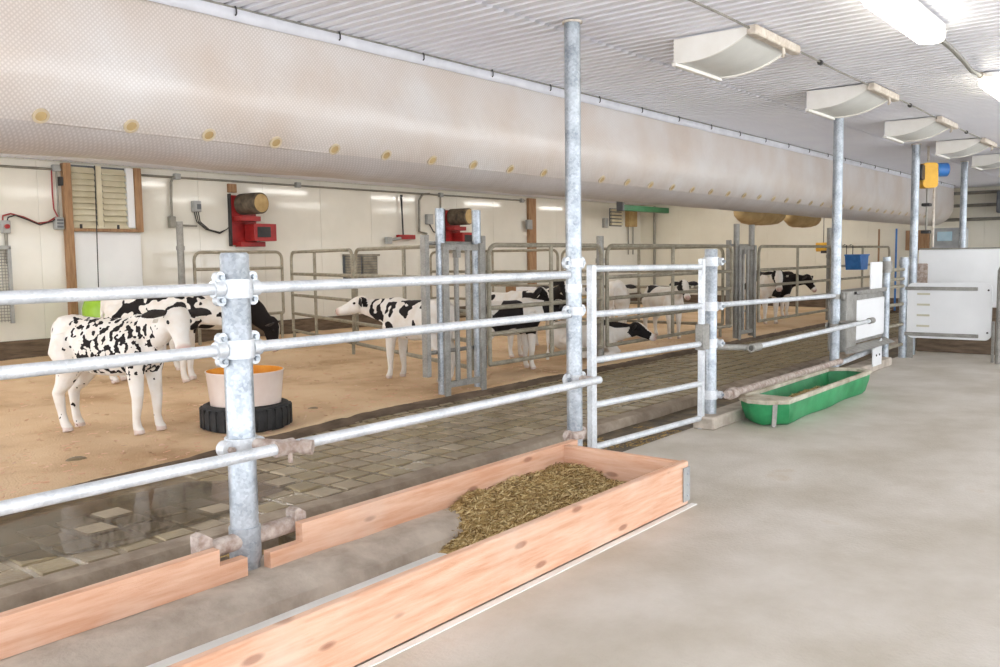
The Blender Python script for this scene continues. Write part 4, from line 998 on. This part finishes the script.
def patch(seed, f1=2.6, thr=.0, blaze=.035, legs_white=True, facefill=1.0, front=0):
    """large Holstein patches, dark head with a white blaze, white legs"""
    def fn(p, onh, ha, hs_):
        if onh:
            return 1.0 if facefill and abs(hs_) > blaze+.02*math.sin(ha*14) and ha < .24 else (0.0 if facefill else .0)
        v = nz(p.x+seed, p.y+seed*.3, p.z*.9, f1)+.2*nz(p.x,p.y+seed,p.z,f1*3)
        if front and p.x > .12 and p.z > .3: v += front
        if legs_white and p.z < .48: v -= .9*min(1,(.48-p.z)/.12)
        if p.z < .42 and p.x < -.4: v -= .2
        return .5+(v-thr)*3
    return fn
BZ = .055
calf((3.42,6.60,BZ),-66,'white calf with scattered small black spots standing nearest, left of the tub',speck(1.7,24,.06,-.30,.60),neck_yaw=-16,neck_pitch=20,head_yaw=-24,head_pitch=-52,s=1.0,vox=.009,gait=.03)
calf((5.12,8.9,BZ+.01),-52,'black and white spotted calf standing behind the nearest calf',speck(5.2,10,.06,-.45,.6,face=.2),neck_yaw=20,neck_pitch=-18,head_yaw=10,head_pitch=-60,s=1.1,vox=.014)
calf((6.22,9.45,BZ),-44,'black-necked calf lowering its head behind the stout post',patch(2.3,2.2,.1,blaze=.0,front=1.2),neck_yaw=-4,neck_pitch=-42,head_yaw=0,head_pitch=-74,s=1.1,vox=.014,tagm=None)
calf((6.86,6.62,BZ),94,'white calf with few black spots facing left behind the near stanchion',speck(9.1,10,.14,-.3,.7),neck_yaw=16,neck_pitch=8,head_yaw=20,head_pitch=-12,s=.98,vox=.016,gait=.02)
calf((8.0,6.32,BZ),-28,'calf with black and white face looking right between the near stanchion and the column',patch(4.4,2.8,.05,blaze=.03),neck_yaw=-5,neck_pitch=2,head_yaw=-12,head_pitch=-25,s=.92,vox=.016,tagm=None)
calf((9.15,7.35,BZ),-95,'white calf with a dark patched head behind the tall column',patch(7.7,2.6,.2,blaze=.03),neck_yaw=10,neck_pitch=15,head_yaw=20,head_pitch=-40,s=.96,vox=.018)
calf((10.35,7.35,BZ),-125,'black and white calf facing the camera above the lying calf',patch(12.1,2.4,-.05,blaze=.03),neck_yaw=-5,neck_pitch=25,head_yaw=10,head_pitch=-45,s=.98,vox=.018,tagm='pink')
calf((9.6,6.3,BZ),-40,'black-headed calf lying down behind the gate',patch(3.9,2.4,-.05,blaze=.02),neck_yaw=-16,neck_pitch=2,head_yaw=-14,head_pitch=-22,s=.95,vox=.018,lying=True,tagm=None)
calf((12.0,7.25,BZ),26,'plain white calf seen from behind left of the gate post',speck(3.3,7,.7,-.3,.5),neck_yaw=0,neck_pitch=0,head_pitch=-50,s=1.02,vox=.02,tagm=None)
calf((12.6,6.75,BZ),-118,'black-eared calf peering between gate post and far stanchion',patch(15.2,2.6,.15,blaze=.04),neck_yaw=-10,neck_pitch=22,head_yaw=-5,head_pitch=-40,s=.92,vox=.02)
calf((16.3,6.62,BZ),-134,'white-blazed calf facing the camera right of the far stanchion',patch(21.4,2.2,.2,blaze=.045),neck_yaw=-8,neck_pitch=12,head_yaw=-6,head_pitch=-55,s=1.1,vox=.02)
calf((17.6,7.0,BZ),-42,'black-backed calf standing side-on at the right of the far pen',patch(18.6,1.9,-.2,blaze=.0),neck_yaw=-20,neck_pitch=0,head_yaw=-30,head_pitch=-50,s=1.04,vox=.02,tagm=None)
